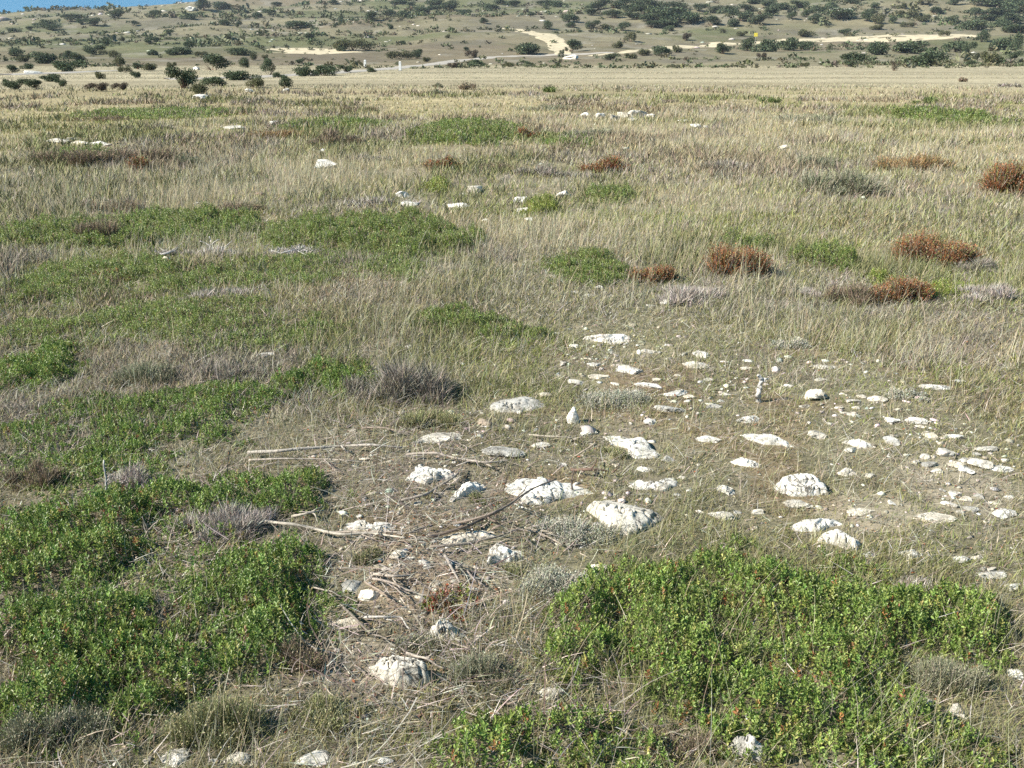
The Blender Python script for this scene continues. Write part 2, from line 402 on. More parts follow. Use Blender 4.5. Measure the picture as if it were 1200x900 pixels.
# ------------------------------------------------------------------ rocks
ROCKS = []          # (x, y, rx, ry, height) for keeping plants off
def noise3(P, sc_, seed, o=4):
    return np.array([mnoise.fractal(Vector((p[0] * sc_ + seed, p[1] * sc_ - seed, p[2] * sc_ + 2 * seed)), .9, 2.1, o) for p in P])
def rock_obj(name, V, faces, tint, label, group=None, smooth=True):
    c = V.mean(0); c[2] = V[:, 2].min()
    bm = bmesh.new(); vs = [bm.verts.new(v - c) for v in V]
    for f in faces: bm.faces.new([vs[i] for i in f])
    bmesh.ops.recalc_face_normals(bm, faces=bm.faces)
    me = bpy.data.meshes.new(name); bm.to_mesh(me); bm.free()
    me.polygons.foreach_set('use_smooth', np.full(len(me.polygons), smooth))
    a = me.color_attributes.new('col', 'FLOAT_COLOR', 'POINT')
    a.data.foreach_set('color', np.tile(np.array(list(tint) + [1], np.float32), len(me.vertices)))
    me.materials.append(M_ROCK)
    o = bpy.data.objects.new(name, me); o.location = c; col.objects.link(o)
    return tag(o, label, 'rock', group)
TINT = {'w': (1.05, 1.04, 1.01), 'g': (.62, .62, .61), 'p': (1.0, .93, .82), 'c': (.85, .82, .76)}
def traced_rock(poly, H, label, tint='w', seed=0, tilt=0.0):
    """a rock whose footprint outline follows the stone's own plan, domed to H"""
    p = np.array(poly, float); v0, v1 = p[:, 1].min(), p[:, 1].max()
    lift = H * .5 * np.clip((v1 - p[:, 1]) / (v1 - v0), 0, 1) * 1.0
    W = at(p[:, 0], p[:, 1], lift)[:, :2]
    c = W.mean(0)
    n = 96; rings = 30
    # resample the closed outline by angle-free arc length with small jags
    Q = np.vstack([W, W[:1]]); d = np.r_[0, np.cumsum(np.linalg.norm(np.diff(Q, axis=0), axis=1))]
    t = np.linspace(0, d[-1], n, endpoint=False)
    O = np.stack([np.interp(t, d, Q[:, 0]), np.interp(t, d, Q[:, 1])], 1)
    size = d[-1] / 3.2
    O = c + (O - c) * (1.07 + .26 * (fbm(O[:, :1] / size * 7, O[:, 1:] / size * 7, 80 + seed, 2) - .5) + .12 * (fbm(O[:, :1] / size * 26, O[:, 1:] / size * 26, 84 + seed, 2) - .5))
    V = [np.r_[c, 0]]
    for k in range(1, rings + 1):
        s = k / rings
        q = c + (O - c) * s
        V += [np.r_[a, s] for a in q]
    V = np.array(V); s = V[:, 2].copy()
    prof = np.clip(1 - s ** 11, 0, 1) ** .6
    nz_ = noise3(V * [1, 1, 0], 2.2 / size, seed * 1.7 + .3, 3) * .24 + noise3(V * [1, 1, 0], 6 / size, seed + 9.1, 3) * .10
    fine = noise3(V * [1, 1, 0], 22 / size, seed + 4.4, 3) * .025
    gz = height(V[:, 0], V[:, 1])
    lean = ((V[:, 0] - c[0]) / size) * tilt
    sh = .85 + nz_ + lean
    rg = np.random.default_rng(seed)
    for k in range(7):                       # split faces: the top is cut by a few slanting planes
        a_ = rg.uniform(0, 6.28); sl = rg.uniform(.4, 1.5)
        sh = np.minimum(sh, rg.uniform(.7, 1.1) + ((V[:, 0] - c[0]) * math.cos(a_) + (V[:, 1] - c[1]) * math.sin(a_)) / size * sl)
    crk = noise3(V * [1, 1, 0], 3.2 / size, seed * 2.3 + 5.5, 3)
    crk = np.exp(-(crk / .05) ** 2) * .5
    sh = sh - crk
    z = gz + H * (.64 if c[1] > 2.9 else 1.0) * prof * np.clip(sh * .4 + (np.floor(sh * 4) + sstep(.7, 1, sh * 4 % 1)) / 4 * .6 + fine, .15, 1.25) - .008
    V[:, 2] = z
    V[1 + (rings - 1) * n:, 2] = gz[1 + (rings - 1) * n:] - .05      # the rim goes below the ground
    faces = [(0, 1 + j, 1 + (j + 1) % n) for j in range(n)]
    for k in range(rings - 1):
        a = 1 + k * n
        faces += [(a + j, a + n + j, a + n + (j + 1) % n, a + (j + 1) % n) for j in range(n)]
    ROCKS.append((c[0], c[1], np.ptp(W[:, 0]) / 2, np.ptp(W[:, 1]) / 2, H))
    rock_obj('limestone_rock', V, faces, TINT[tint], label)
TR = [
 ([(595,556),(612,552),(640,556),(670,554),(690,562),(697,571),(680,575),(660,580),(630,592),(612,590),(608,578),(592,568)], .10, 'largest bright white limestone slab, crossed by a thin dead branch', 'w', 0),
 ([(690,587),(707,575),(733,577),(763,587),(778,600),(767,610),(750,622),(733,626),(720,626),(710,610)], .115, 'big domed grey-white limestone with dark parallel cracks', 'c', .1),
 ([(476,560),(488,548),(488,540),(500,539),(512,545),(524,541),(536,551),(530,558),(515,560),(500,567),(485,563)], .08, 'jagged white limestone left of the largest slab, above a crooked branch', 'w', 0),
 ([(523,590),(530,578),(545,566),(560,556),(570,555),(572,562),(560,570),(545,577),(530,588)], .09, 'narrow tilted limestone wedge with black shaded base beside the largest slab', 'w', .3),
 ([(400,612),(402,605),(425,603),(432,612),(450,608),(465,610),(470,620),(450,622),(420,621),(400,620)], .06, 'low broken limestone outcrop with branches lying across its front', 'w', 0),
 ([(502,635),(515,628),(540,622),(560,616),(583,615),(585,622),(560,632),(530,639),(505,638)], .05, 'long flat limestone slab edged by a dead branch', 'p', 0),
 ([(571,650),(572,637),(590,629),(612,629),(615,640),(612,652),(600,655),(580,656),(571,662)], .10, 'square white limestone block under the end of the long flat slab', 'w', 0),
 ([(685,393),(700,387),(708,389),(722,386),(737,387),(739,400),(728,404),(718,404),(705,398),(692,395)], .09, 'farthest large white rock of the stony ground, ragged top', 'w', 0),
 ([(707,498),(720,496),(740,502),(755,510),(765,525),(776,533),(770,537),(755,537),(745,537),(736,530),(738,520),(720,514)], .12, 'tall white limestone tapering to a point above a green cushion', 'w', -.2),
 ([(736,545),(750,542),(765,547),(767,553),(750,553)], .04, 'small flat white stone directly below the tapering white limestone', 'w', 0),
 ([(737,568),(745,562),(762,566),(780,562),(785,553),(793,552),(792,568),(780,575),(762,574),(740,573)], .05, 'low white limestone with an upright horn at one end', 'w', .4),
 ([(908,566),(920,555),(938,550),(955,555),(968,566),(969,577),(955,578),(940,582),(930,582),(918,573)], .13, 'rounded white boulder pitted with many dark holes', 'w', 0),
 ([(928,617),(940,603),(960,603),(983,600),(988,608),(970,614),(960,623),(935,623)], .08, 'white limestone touching the back edge of the broad bearberry mat, behind the bigger one', 'w', 0),
 ([(960,625),(970,610),(982,609),(995,620),(1008,635),(1003,644),(990,642),(975,632)], .11, 'large smooth white limestone sloping down to the broad bearberry mat', 'w', -.2),
 ([(984,511),(993,508),(1010,513),(1030,515),(1030,524),(1012,525),(1000,520)], .07, 'lying white limestone with a darker rounded end, behind the small pyramid stone', 'w', 0),
 ([(976,547),(990,541),(1003,547),(1006,554),(992,558),(983,554)], .08, 'small pyramid-shaped pale stone right of the pitted boulder', 'c', 0),
 ([(868,503),(880,503),(905,507),(925,517),(935,525),(915,521),(895,519),(880,512)], .06, 'long thin white slab slanting through the grass', 'w', 0),
 ([(855,535),(870,530),(885,535),(896,544),(890,549),(872,544),(858,541)], .06, 'oval white stone between the slanting slab and the pitted boulder', 'w', 0),
 ([(836,562),(848,560),(858,563),(860,572),(864,579),(858,583),(850,575),(840,570)], .06, 'hooked white stone left of the pitted boulder', 'w', 0),
 ([(1049,638),(1065,636),(1087,645),(1078,651),(1068,655),(1055,645)], .06, 'flat white stone right of the large sloping limestone', 'w', 0),
 ([(428,773),(443,765),(467,770),(490,778),(500,792),(500,802),(472,806),(450,797)], .10, 'front limestone with deep black cracks on its left half', 'c', .1),
 ([(500,733),(508,724),(525,723),(540,730),(547,738),(535,750),(515,748),(503,742)], .09, 'rounded white stone beside the red leaves, shaded on its right side', 'w', 0),
 ([(853,867),(862,858),(880,862),(890,872),(905,882),(895,893),(880,890),(870,877)], .09, 'grey lichened rock at the foot of the broad bearberry mat', 'g', 0),
 ([(574,472),(585,463),(610,459),(635,464),(640,474),(620,480),(595,484),(577,480)], .06, 'flat grey layered slab in grass right of the grey heath', 'g', 0),
]
for i, (poly, H, lab, tint, tilt) in enumerate(TR): traced_rock(poly, H, lab, tint, i + 1, tilt)

_ico = {}
def ico(sub):
    if sub not in _ico:
        bm = bmesh.new(); bmesh.ops.create_icosphere(bm, subdivisions=sub, radius=1)
        bm.verts.ensure_lookup_table()
        _ico[sub] = (np.array([v.co[:] for v in bm.verts]), [[v.index for v in f.verts] for f in bm.faces]); bm.free()
    return _ico[sub]
def stone(cx, cy, w, h, label, tint='w', group=None, tall=False):
    """free stone: photo centre and size in pixels; cut by random planes, roughened, sunk into the turf"""
    base = at1(cx, cy + h * .42)
    d = dist(base); W = 1.24 * w * d / F; hp = h * d / F
    sa = (CAM[2] - base[2]) / d; ca = math.sqrt(1 - sa * sa)
    if tall: H = hp / ca; D = W * .8
    else:
        H = min(.24 * W, .42 * hp / ca) if d < 12 else min(.42 * W, .7 * hp / ca); D = np.clip((hp - H * ca) / max(sa, .05), .55 * W, 1.5 * W)
    V, Fc = ico(4 if w > 22 else 3)
    V = V.copy(); rg = np.random.default_rng(int(cx * 13 + cy * 7))
    for k in range(13):
        n = unit(rg.normal(0, 1, 3)); dd = rg.uniform(.42, .85)
        V = V - np.maximum(0, V @ n - dd)[:, None] * n[None]
    nn = noise3(V, 1.6, rg.uniform(0, 50), 4)
    V = V * (1 + .13 * nn[:, None] + RNG.normal(0, .035, (len(V), 1)))
    V[:, 2] = np.maximum(V[:, 2], -.45)
    mx = np.abs(V).max(0)
    V = V / mx * [W / 2, D / 2, H / 1.25]
    a = rg.uniform(-.5, .5)
    V = np.stack([V[:, 0] * math.cos(a) - V[:, 1] * math.sin(a) * .8, V[:, 0] * math.sin(a) * .8 + V[:, 1] * math.cos(a), V[:, 2]], 1)
    y = base[1] + D * .5
    z = float(height(base[0], y))
    V = V + np.array([base[0], y, z + H * .22])
    ROCKS.append((base[0], y, W / 2, D / 2, H))
    return rock_obj('limestone_rock', V, Fc, TINT[tint], label, group, smooth=False)
# single stones that can be told apart
ST = [
 (673,405,13,6,'small white stone just in front of the farthest large white rock','w'),
 (648,392,14,6,'thin white chip left of the farthest large white rock','w'),
 (760,412,19,9,'dull white stone in grass right of the farthest large rock','c'),
 (738,433,28,14,'crumbly white rock with a dark hollow under its right end','w'),
 (675,449,17,11,'pale stone above the silvery cushion, left side','c'),
 (792,462,32,9,'flat white stone above the grey arched stone, right of the silvery cushion','w'),
 (785,480,32,10,'arched grey stone right of the silvery cushion','g'),
 (763,495,14,9,'small white stone touching the silvery cushion','w'),
 (690,507,18,11,'white stone at the tip of a dead twig, left of the tapering limestone','w'),
 (515,515,46,10,'low cracked white stone behind the crossing branches','c'),
 (588,532,46,15,'greyish flat stone half covered by grass above the largest slab','g'),
 (635,522,24,10,'dull pale stone behind the largest slab','c'),
 (463,650,22,18,'cream broken stone standing in the wood litter','p'),
 (700,666,28,15,'cream white stone beside the silver-leaved cushion, on brown ground','p'),
 (682,713,12,8,'little pinkish stone under the silver-leaved cushion','p'),
 (409,687,18,26,'upright oval grey stone at the edge of the bearberry','g'),
 (430,697,22,20,'crumbling cream stone next to the upright oval one','p'),
 (648,815,30,20,'grey-white rock sunk among dry stems near the front','c'),
 (525,658,12,20,'slim upright grey stone among the litter sticks','g'),
 (405,735,36,9,'pale flat stone beside the dark broken branch','p'),
 (415,833,18,8,'little pale stone in the shaded twigs at the front','c'),
 (822,415,18,12,'white stone on top of the small rubble heap','w'),
 (815,428,30,11,'dull stones under the white one in the small rubble heap','c'),
 (957,463,27,18,'cream triangular stone alone in grass near the gravel patch','p'),
 (878,492,28,11,'square-ended white stone above the slanting slab','w'),
 (833,516,27,9,'flat white stone left of the slanting slab','w'),
 (1000,527,16,9,'grey stone tucked under the lying limestone','c'),
 (935,593,36,12,'flat crumbly stone just below the pitted boulder','c'),
 (845,604,32,16,'speckled half-buried stone at the corner of the broad bearberry mat','c'),
 (890,600,14,10,'small speckled stone between the half-buried one and the white limestone','c'),
 (1015,603,32,5,'thin pale sliver of stone on red soil','p'),
 (1021,651,11,10,'round white pebble at the foot of the large sloping limestone','w'),
 (1130,657,18,11,'white stone at the edge of the mat near the right side','w'),
 (1100,611,42,10,'long cream stone crossing bare soil','p'),
 (1180,603,26,14,'white stone at the right edge beside the bare gravel','w'),
 (1048,590,9,10,'small upright white pebble right of the pyramid-shaped stone','w'),
 (1023,558,11,9,'small grey pebble right of the pyramid-shaped stone','c'),
 (963,510,20,14,'dull mottled stone left of the lying limestone, blurred by grass','c'),
 (1047,517,20,13,'faint grey stone right of the lying limestone','g'),
 (1076,493,24,10,'white stone right of the cream gravel','w'),
 (1047,493,16,9,'small white stone beside the larger one near the gravel','w'),
 (1100,456,30,6,'thin white slab at the end of the dark grey cushion','w'),
 (1028,468,22,11,'pinkish cream stone left of the dark grey cushion','p'),
 (1127,448,12,7,'small white stone behind the thin white slab','w'),
 (1120,512,18,8,'flat white stone above the scattered rubble on the right','w'),
 (1113,532,18,14,'pointed pale grey stone in the scattered rubble','c'),
 (1158,527,22,8,'slanting pale stone above the domed one, right side','c'),
 (1155,545,24,15,'domed grey-white stone in the rubble near the right edge','c'),
 (1178,553,30,6,'long white splinter next to the domed stone','w'),
 (1137,553,15,12,'angular white stone left of the domed one','w'),
 (1097,512,14,12,'pinkish rough stone behind the rubble','p'),
 (1167,677,32,8,'low pale stone ledge at the right edge behind the mat','w'),
 (1190,688,22,10,'white stone in front of the pale ledge, cut by the right edge','w'),
 (852,695,24,14,'white stone showing through the broad bearberry mat','w'),
 (1080,827,28,13,'grey-white stone among thin dead stems right of the mat','c'),
 (1130,837,17,20,'upright mottled stone among dead stems','c'),
 (1195,793,14,16,'white stone cut by the right edge, low in the grass','w'),
 (87,863,38,16,'white stone between olive cushions in the left corner','c'),
 (200,890,26,24,'angular white stone at the bottom edge with a sharp tip','w'),
 (277,893,28,12,'dull white stone at the bottom edge beside the olive cushion','c'),
 (367,895,36,12,'flat white stone at the bottom edge under grass','w'),
 (450,893,16,10,'small white stone at the bottom edge below the cracked limestone','w'),
 (310,417,19,8,'lone white stone in the pale grass above the bearberry clump','w'),
 (478,406,7,7,'tiny lone white stone at the back of the grey heath','w'),
 (782,353,14,11,'lone round white stone in the grass behind the stony ground','w'),
 (762,358,13,4,'thin white stone beside the lone round one','w'),
 (703,337,13,6,'pale stone at the back of the bare gravel spot','w'),
 (643,310,11,7,'white stone at the edge of the square bright mat','w'),
 (568,258,8,5,'tiny white stone in front of the distant stone pair','w'),
 (472,228,18,9,'rear stone of the distant white pair','w'),
 (477,238,19,9,'front stone of the distant white pair','w'),
 (533,240,23,11,'broad white rock between the distant pair and the boulders','w'),
 (555,222,20,10,'white rock behind the broad one, half hidden by grass','c'),
 (543,228,10,5,'small stone between the two distant rocks','c'),
 (608,234,16,8,'uppermost of the three distant white boulders','w'),
 (612,246,15,9,'middle of the three distant white boulders','w'),
 (620,255,10,11,'lowest and narrowest of the three distant white boulders','w'),
 (662,228,17,8,'white rock alone right of the three distant boulders','w'),
 (590,161,11,5,'white stone against the far oval mat','w'),
 (658,160,12,6,'pale stone right of the rust patch at the far oval mat','c'),
 (921,172,10,7,'lone pinkish stone in the far tan grass','p'),
 (377,193,25,12,'white rock with dark cracks in the far left grass','w'),
 (378,176,7,5,'small white stone behind the cracked far-left rock','w'),
 (318,144,13,5,'white stone by the rust heath in the far left field','w'),
 (275,150,26,5,'low pale stone left of the rust heath','c'),
]
for s_ in ST: stone(s_[0], s_[1], s_[2], s_[3], s_[4], s_[5])
stone(672, 490, 13, 19, 'upright white stone like a small marker, dark on its right face', 'w', tall=True)
# look-alike stones that nothing tells apart: shared label within each spread
GR = [
 ('small white stones of the far rubble streak', 'small white stone in the rubble streak beyond the far oval mat', [(753,134,24,12),(733,135,14,9),(720,137,12,8),(703,136,11,8),(687,134,11,7),(742,140,10,7),(765,136,10,7)]),
 ('flat white stones of the far left ledge', 'flat white stone in the pale ledge at the far left', [(63,166,24,6),(93,168,20,4),(113,168,20,4),(78,163,14,4),(122,170,10,3)]),
 ('white stones in the far right tan grass', 'low white stone in the far tan grass at the right', [(818,148,13,5),(803,142,11,4),(828,149,9,4),(1015,175,9,5)]),
 ('pebbles of the bare gravel spot', 'small pale pebble of the bare gravel spot behind the stony ground', [(675,343,10,5),(718,347,11,5),(690,346,12,5),(708,343,10,5),(682,350,8,4)]),
 ('pebbles in front of the farthest large white rock', 'small white pebble between the farthest large rock and the silvery cushion', [(697,427,14,6),(702,443,22,5),(763,454,34,7),(722,450,10,6),(690,420,10,5),(745,460,10,6),(770,445,10,5),(640,463,16,7),(660,425,9,5),(715,413,9,4),(655,440,8,4)]),
 ('pebbles around the rubble heap', 'small white pebble around the small rubble heap', [(877,423,11,5),(876,432,14,5),(850,462,12,5),(845,470,10,5),(837,477,18,5),(830,445,12,5),(808,465,12,6),(925,452,10,6),(795,440,9,5),(785,420,8,4)]),
 ('pebbles near the cream triangular stone', 'small pale pebble around the cream triangular stone and the gravel patch', [(968,431,24,5),(962,445,16,5),(1000,470,16,6),(1012,465,10,6),(997,485,16,6),(985,478,9,5),(975,497,9,6),(945,476,14,5),(1005,478,9,5),(1055,480,12,5),(1080,500,9,5),(990,462,9,5)]),
 ('scattered rubble by the right side', 'small white pebble in the scattered rubble near the right edge', [(1122,545,15,8),(1090,545,18,8),(1100,552,12,8),(1085,535,10,7),(1075,542,9,6),(1140,540,12,7),(1145,533,9,6),(1133,540,9,10),(1180,540,9,6),(1120,580,14,8),(1135,585,14,7),(1150,582,10,6),(1118,592,12,8),(1140,597,14,7),(1128,600,10,6),(1165,590,8,5),(1185,583,9,5),(1110,590,9,6),(1160,612,9,5),(1105,575,8,5),(1148,655,10,7),(1153,668,12,7),(1163,668,10,6)]),
 ('pebbles among the largest slabs', 'small white pebble among the large white slabs', [(783,538,14,10),(660,545,9,5),(793,580,9,5),(808,575,9,5),(723,545,8,6),(653,637,9,9),(560,747,8,7),(667,711,10,7),(800,560,8,5),(820,545,8,5),(865,600,9,6),(820,600,9,6)]),
 ('cream pebbles of the wood litter', 'small cream pebble among the dead sticks', [(510,685,10,12),(500,665,9,7),(480,655,10,7),(547,672,10,8),(490,700,9,6),(532,682,8,7),(450,668,10,7),(548,690,8,6),(560,665,9,6),(428,538,13,7),(415,545,9,5),(412,505,9,6),(490,590,9,6),(520,610,9,6),(470,705,8,6),(442,712,8,5)]),
 ('small stones of the bottom edge', 'small dull stone half hidden at the bottom left edge', [(170,893,9,10),(135,896,9,7),(250,893,10,7),(418,896,10,7),(297,897,12,7)]),
]
for g_, lab, L_ in GR:
    for (a, b, c_, d_) in L_: stone(a, b, c_, d_, lab, random.choice('ccpp' if 'cream' in g_ else 'wccgp'), g_)
RK = np.array(ROCKS)

# ------------------------------------------------------------------ bearberry mats
LEAFPAL = {
 'g': [((.215, .305, .07), 5), ((.28, .36, .095), 3.5), ((.15, .215, .052), 2.5), ((.38, .39, .12), 1), ((.36, .17, .07), .25)],
 'd': [((.165, .25, .058), 5), ((.225, .305, .078), 4), ((.115, .175, .045), 2.5), ((.32, .33, .1), 1), ((.26, .14, .07), .3)],
 'r': [((.32, .09, .05), 3.5), ((.22, .25, .06), 4), ((.26, .15, .06), 2)],
 'm': [((.225, .295, .08), 5), ((.29, .34, .11), 3.5), ((.145, .195, .06), 2.5), ((.30, .24, .14), 1), ((.30, .28, .19), 1)],
 'y': [((.31, .36, .09), 5), ((.25, .31, .07), 3), ((.34, .33, .12), 2)],
}
STEMPAL = [((.16, .10, .07), 3), ((.22, .17, .13), 2), ((.10, .06, .045), 2)]
def mat_plant(lab, E, H, pk, dens, i):
    dm = np.mean([math.hypot(e[0], e[1]) for e in E])
    leafL = max(.0132, 2.1 * dm / F)                 # metres
    x0 = min(e[0] - e[2] for e in E) - .1; x1 = max(e[0] + e[2] for e in E) + .1
    y0 = min(e[1] - e[3] for e in E) - .1; y1 = max(e[1] + e[3] for e in E) + .1
    shoots = (1.35 if dm < 6 else 1.9) * (0.0132 / leafL) ** 2 * 3500 * dens
    n = int(shoots * (x1 - x0) * (y1 - y0)) + 20
    n = min(n, 90000)
    x = RNG.uniform(x0, x1, n); y = RNG.uniform(y0, y1, n)
    v = inell(E, x, y, .9, i)
    # clumping: shoots gather in tufts with gaps
    sc_ = min(1, .0145 / leafL * 1.6)
    cl = fbm(x * 9 * sc_, y * 9 * sc_, 90 + i, 2)
    k = (v > .0) & (cl > .30 - .25 * np.clip(v, 0, .5)) & (RNG.random(n) < np.clip(.35 + v * 2.2, 0, 1))
    x = x[k]; y = y[k]; v = v[k]; cl = cl[k]
    for (a, b, c_, d_, h_) in ROCKS:
        if abs(a - np.mean([x0, x1])) < (x1 - x0) and abs(b - np.mean([y0, y1])) < (y1 - y0):
            q = ((x - a) / (c_ * .9)) ** 2 + ((y - b) / (d_ * .8)) ** 2 > 1
            x = x[q]; y = y[q]; v = v[q]; cl = cl[q]
    n = len(x)
    gz = height(x, y)
    top = H * (.7 if pk != 'd' else .6) * (.3 + .7 * sstep(0, .5, v)) * (.15 + 1.6 * cl) * RNG.uniform(.7, 1.2, n)
    fx, fy = x.mean(), y.mean()
    root = empty('bearberry_mat', (fx, fy, float(height(fx, fy))))
    tag(root, lab, 'shrub')
    # shoots: axis leaning, leaves spiralling up the last few centimetres
    ax = unit(np.stack([RNG.normal(0, .45, n), RNG.normal(-.05, .45, n), np.ones(n)], 1))
    nl = 9 if dm < 6 else 7
    sp = Soup()
    shootc = pal(n, LEAFPAL[pk], .16) * (1.12, 1.10, 1.15)
    reach = leafL * 2.4
    for j in range(nl):
        t = (j + RNG.uniform(-.3, .3, n)) / nl
        ang = j * 2.4 + RNG.uniform(0, .8, n) + x * 50
        el = R(10) + R(62) * t + RNG.normal(0, .2, n)
        D = np.stack([np.cos(ang) * np.cos(el), np.sin(ang) * np.cos(el), np.sin(el)], 1)
        D = unit(D + ax * .25)
        P = np.stack([x, y, gz + np.maximum(top - reach * (1 - t), .005)], 1) + ax * (reach * t * .4)[:, None] * np.array([1, 1, 0])
        C = shootc * (1 + RNG.normal(0, .16, (n, 1)))
        odd = RNG.random(n) < .012
        C[odd] = pal(odd.sum(), LEAFPAL[pk], .2)
        L = leafL * RNG.uniform(.75, 1.2, n) * (1.05 - .35 * t)
        leaves(sp, P, D, L, L * .56, np.clip(C, .004, .9))
    keep_parent(sp.build('foliage', M_LEAF), root)
    st = Soup()
    m = RNG.random(n) < .6
    P = np.stack([x, y, gz - .01], 1)[m]
    blades(st, P, ax[m] + RNG.normal(0, .25, (m.sum(), 3)), top[m] * .9 + .015, np.full(m.sum(), leafL * .16), pal(m.sum(), STEMPAL), .1, 1)
    if m.sum() > 100 and dm < 4: ws = st.build('woody_stems', M_TWIG); keep_parent(ws, root); tag(ws, kind='stuff')
for i, (m_, E) in enumerate(zip(MATS, MAT_E)): mat_plant(m_[0], E, m_[2], m_[3], m_[4], i)

# ------------------------------------------------------------------ heath mounds and cushions
SP = {
 'grey': [((.30, .268, .225), 5), ((.20, .175, .145), 4), ((.41, .37, .32), 2.5), ((.2, .2, .11), 1.2)],
 'brown': [((.27, .205, .15), 5), ((.2, .155, .115), 3), ((.34, .28, .2), 2.5), ((.2, .21, .095), 1.8)],
 'red': [((.40, .17, .075), 4), ((.29, .13, .07), 3.5), ((.24, .25, .09), 3.4), ((.34, .29, .21), 2.5), ((.22, .165, .125), 3)],
 'rust': [((.37, .24, .115), 3.5), ((.29, .18, .10), 3), ((.25, .23, .1), 2.4), ((.34, .29, .19), 1.5)],
 'olive': [((.25, .26, .12), 5), ((.33, .31, .17), 3), ((.18, .19, .085), 3), ((.44, .40, .26), 2)],
 'silver': [((.50, .49, .41), 5), ((.40, .40, .32), 4), ((.30, .29, .21), 2)],
 'greygreen': [((.27, .275, .185), 5), ((.21, .22, .135), 4), ((.36, .33, .25), 3)],
 'dead': [((.40, .36, .32), 4), ((.27, .23, .2), 4), ((.52, .48, .44), 2.4)],
 'bleached': [((.58, .55, .52), 4), ((.44, .41, .38), 3), ((.30, .26, .23), 2)],
 'green': [((.15, .20, .07), 5), ((.21, .25, .1), 3), ((.11, .14, .05), 3)],
}
def mound(name, cat, lab, cx, cy, w, h, style, hf=.75, wid=1.0, group=None):
    """low shrub of several tufts, each a spray of fine shoots; cx, cy, w, h: the box it fills in the photo"""
    base = at1(cx, cy + h * .5 - h * .12)
    d = dist(base); W = w * d / F * (1.18 if style in ('red', 'rust', 'brown') else 1.05); hp = h * d / F
    sa = (CAM[2] - base[2]) / d; ca = math.sqrt(max(1 - sa * sa, .1))
    cush = style in ('silver', 'olive', 'greygreen')
    H = min(hf * (1.08 if style == 'red' else 1) * hp / ca, (.34 if cush else .5) * W, .42); D = float(np.clip((hp - H * ca) / max(sa, .04), .5 * W, 1.2 * W))
    c = np.array([base[0], base[1] + D * .45])
    pxw = d / F
    n = int(np.clip(w * h * (1.5 if d > 7 else 1.15) * (1.9 if style == 'red' else 1), 350, 8000))
    K = int(np.clip(w / 7, 5, 16))
    rg = np.random.default_rng(int(cx * 31 + cy))
    ka = rg.uniform(0, 6.28, K); kq = np.sqrt(rg.random(K)) * (.95 if style in ('grey', 'dead', 'bleached') else .8)
    kx = np.cos(ka) * kq * W / 2; ky = np.sin(ka) * kq * D / 2
    kr = W * rg.uniform(.11, .25, K) * (1.15 - .35 * kq); kh = H * rg.uniform(.45, 1.1, K) * (1.12 - .8 * kq ** 2)
    i = RNG.integers(0, K, n)
    a = RNG.uniform(0, 2 * np.pi, n); th = np.abs(RNG.normal(0, .8 if style in ('grey', 'dead', 'bleached') else .62, n)).clip(0, 1.45)
    q = RNG.random(n) ** .7
    x = c[0] + kx[i] + np.cos(a) * kr[i] * .55 * q; y = c[1] + ky[i] + np.sin(a) * kr[i] * .55 * q
    gz = height(x, y)
    dirv = np.stack([np.cos(a) * np.sin(th) * kr[i], np.sin(a) * np.sin(th) * kr[i], np.cos(th) * kh[i]], 1)
    Lf = np.linalg.norm(dirv, axis=1) * RNG.uniform(.7, 1.2, n)
    D_ = unit(dirv) + RNG.normal(0, .16, (n, 3))
    f0 = RNG.uniform(0, .55, n)                       # shoots branch off part of the way up
    P = np.stack([x, y, gz - .006], 1) + unit(dirv) * (Lf * f0)[:, None]
    Ls = Lf * (1 - f0)
    root = empty(name, (c[0], c[1], float(height(c[0], c[1]))))
    tag(root, lab, cat, group)
    sp = Soup()
    C = pal(n, SP[style], .2)
    wd = max(.0013, .75 * pxw) * wid
    D2 = unit(D_ + RNG.normal(0, .55 if style in ('grey', 'dead', 'bleached') else .25, (n, 3)))
    blades(sp, P, D2, Ls, wd, C, .12, 2)
    if style in ('red', 'rust', 'silver', 'greygreen', 'olive', 'green', 'brown'):
        for rep_ in range(2 if style in ('red', 'silver') else 1):
            k = RNG.random(n) < (.8 if style in ('red', 'silver', 'green') else .45)
            leaves(sp, P[k] + D2[k] * (Ls[k] * RNG.uniform(.5, 1.0, k.sum()))[:, None], D2[k] + RNG.normal(0, .6, (k.sum(), 3)), max(.006, 1.7 * pxw), max(.0032, 1.0 * pxw), C[k] * RNG.uniform(.9, 1.15, (k.sum(), 1)))
        keep_parent(sp.build('foliage', M_BUSH), root)
    else:
        keep_parent(sp.build('twigs', M_TWIG), root)
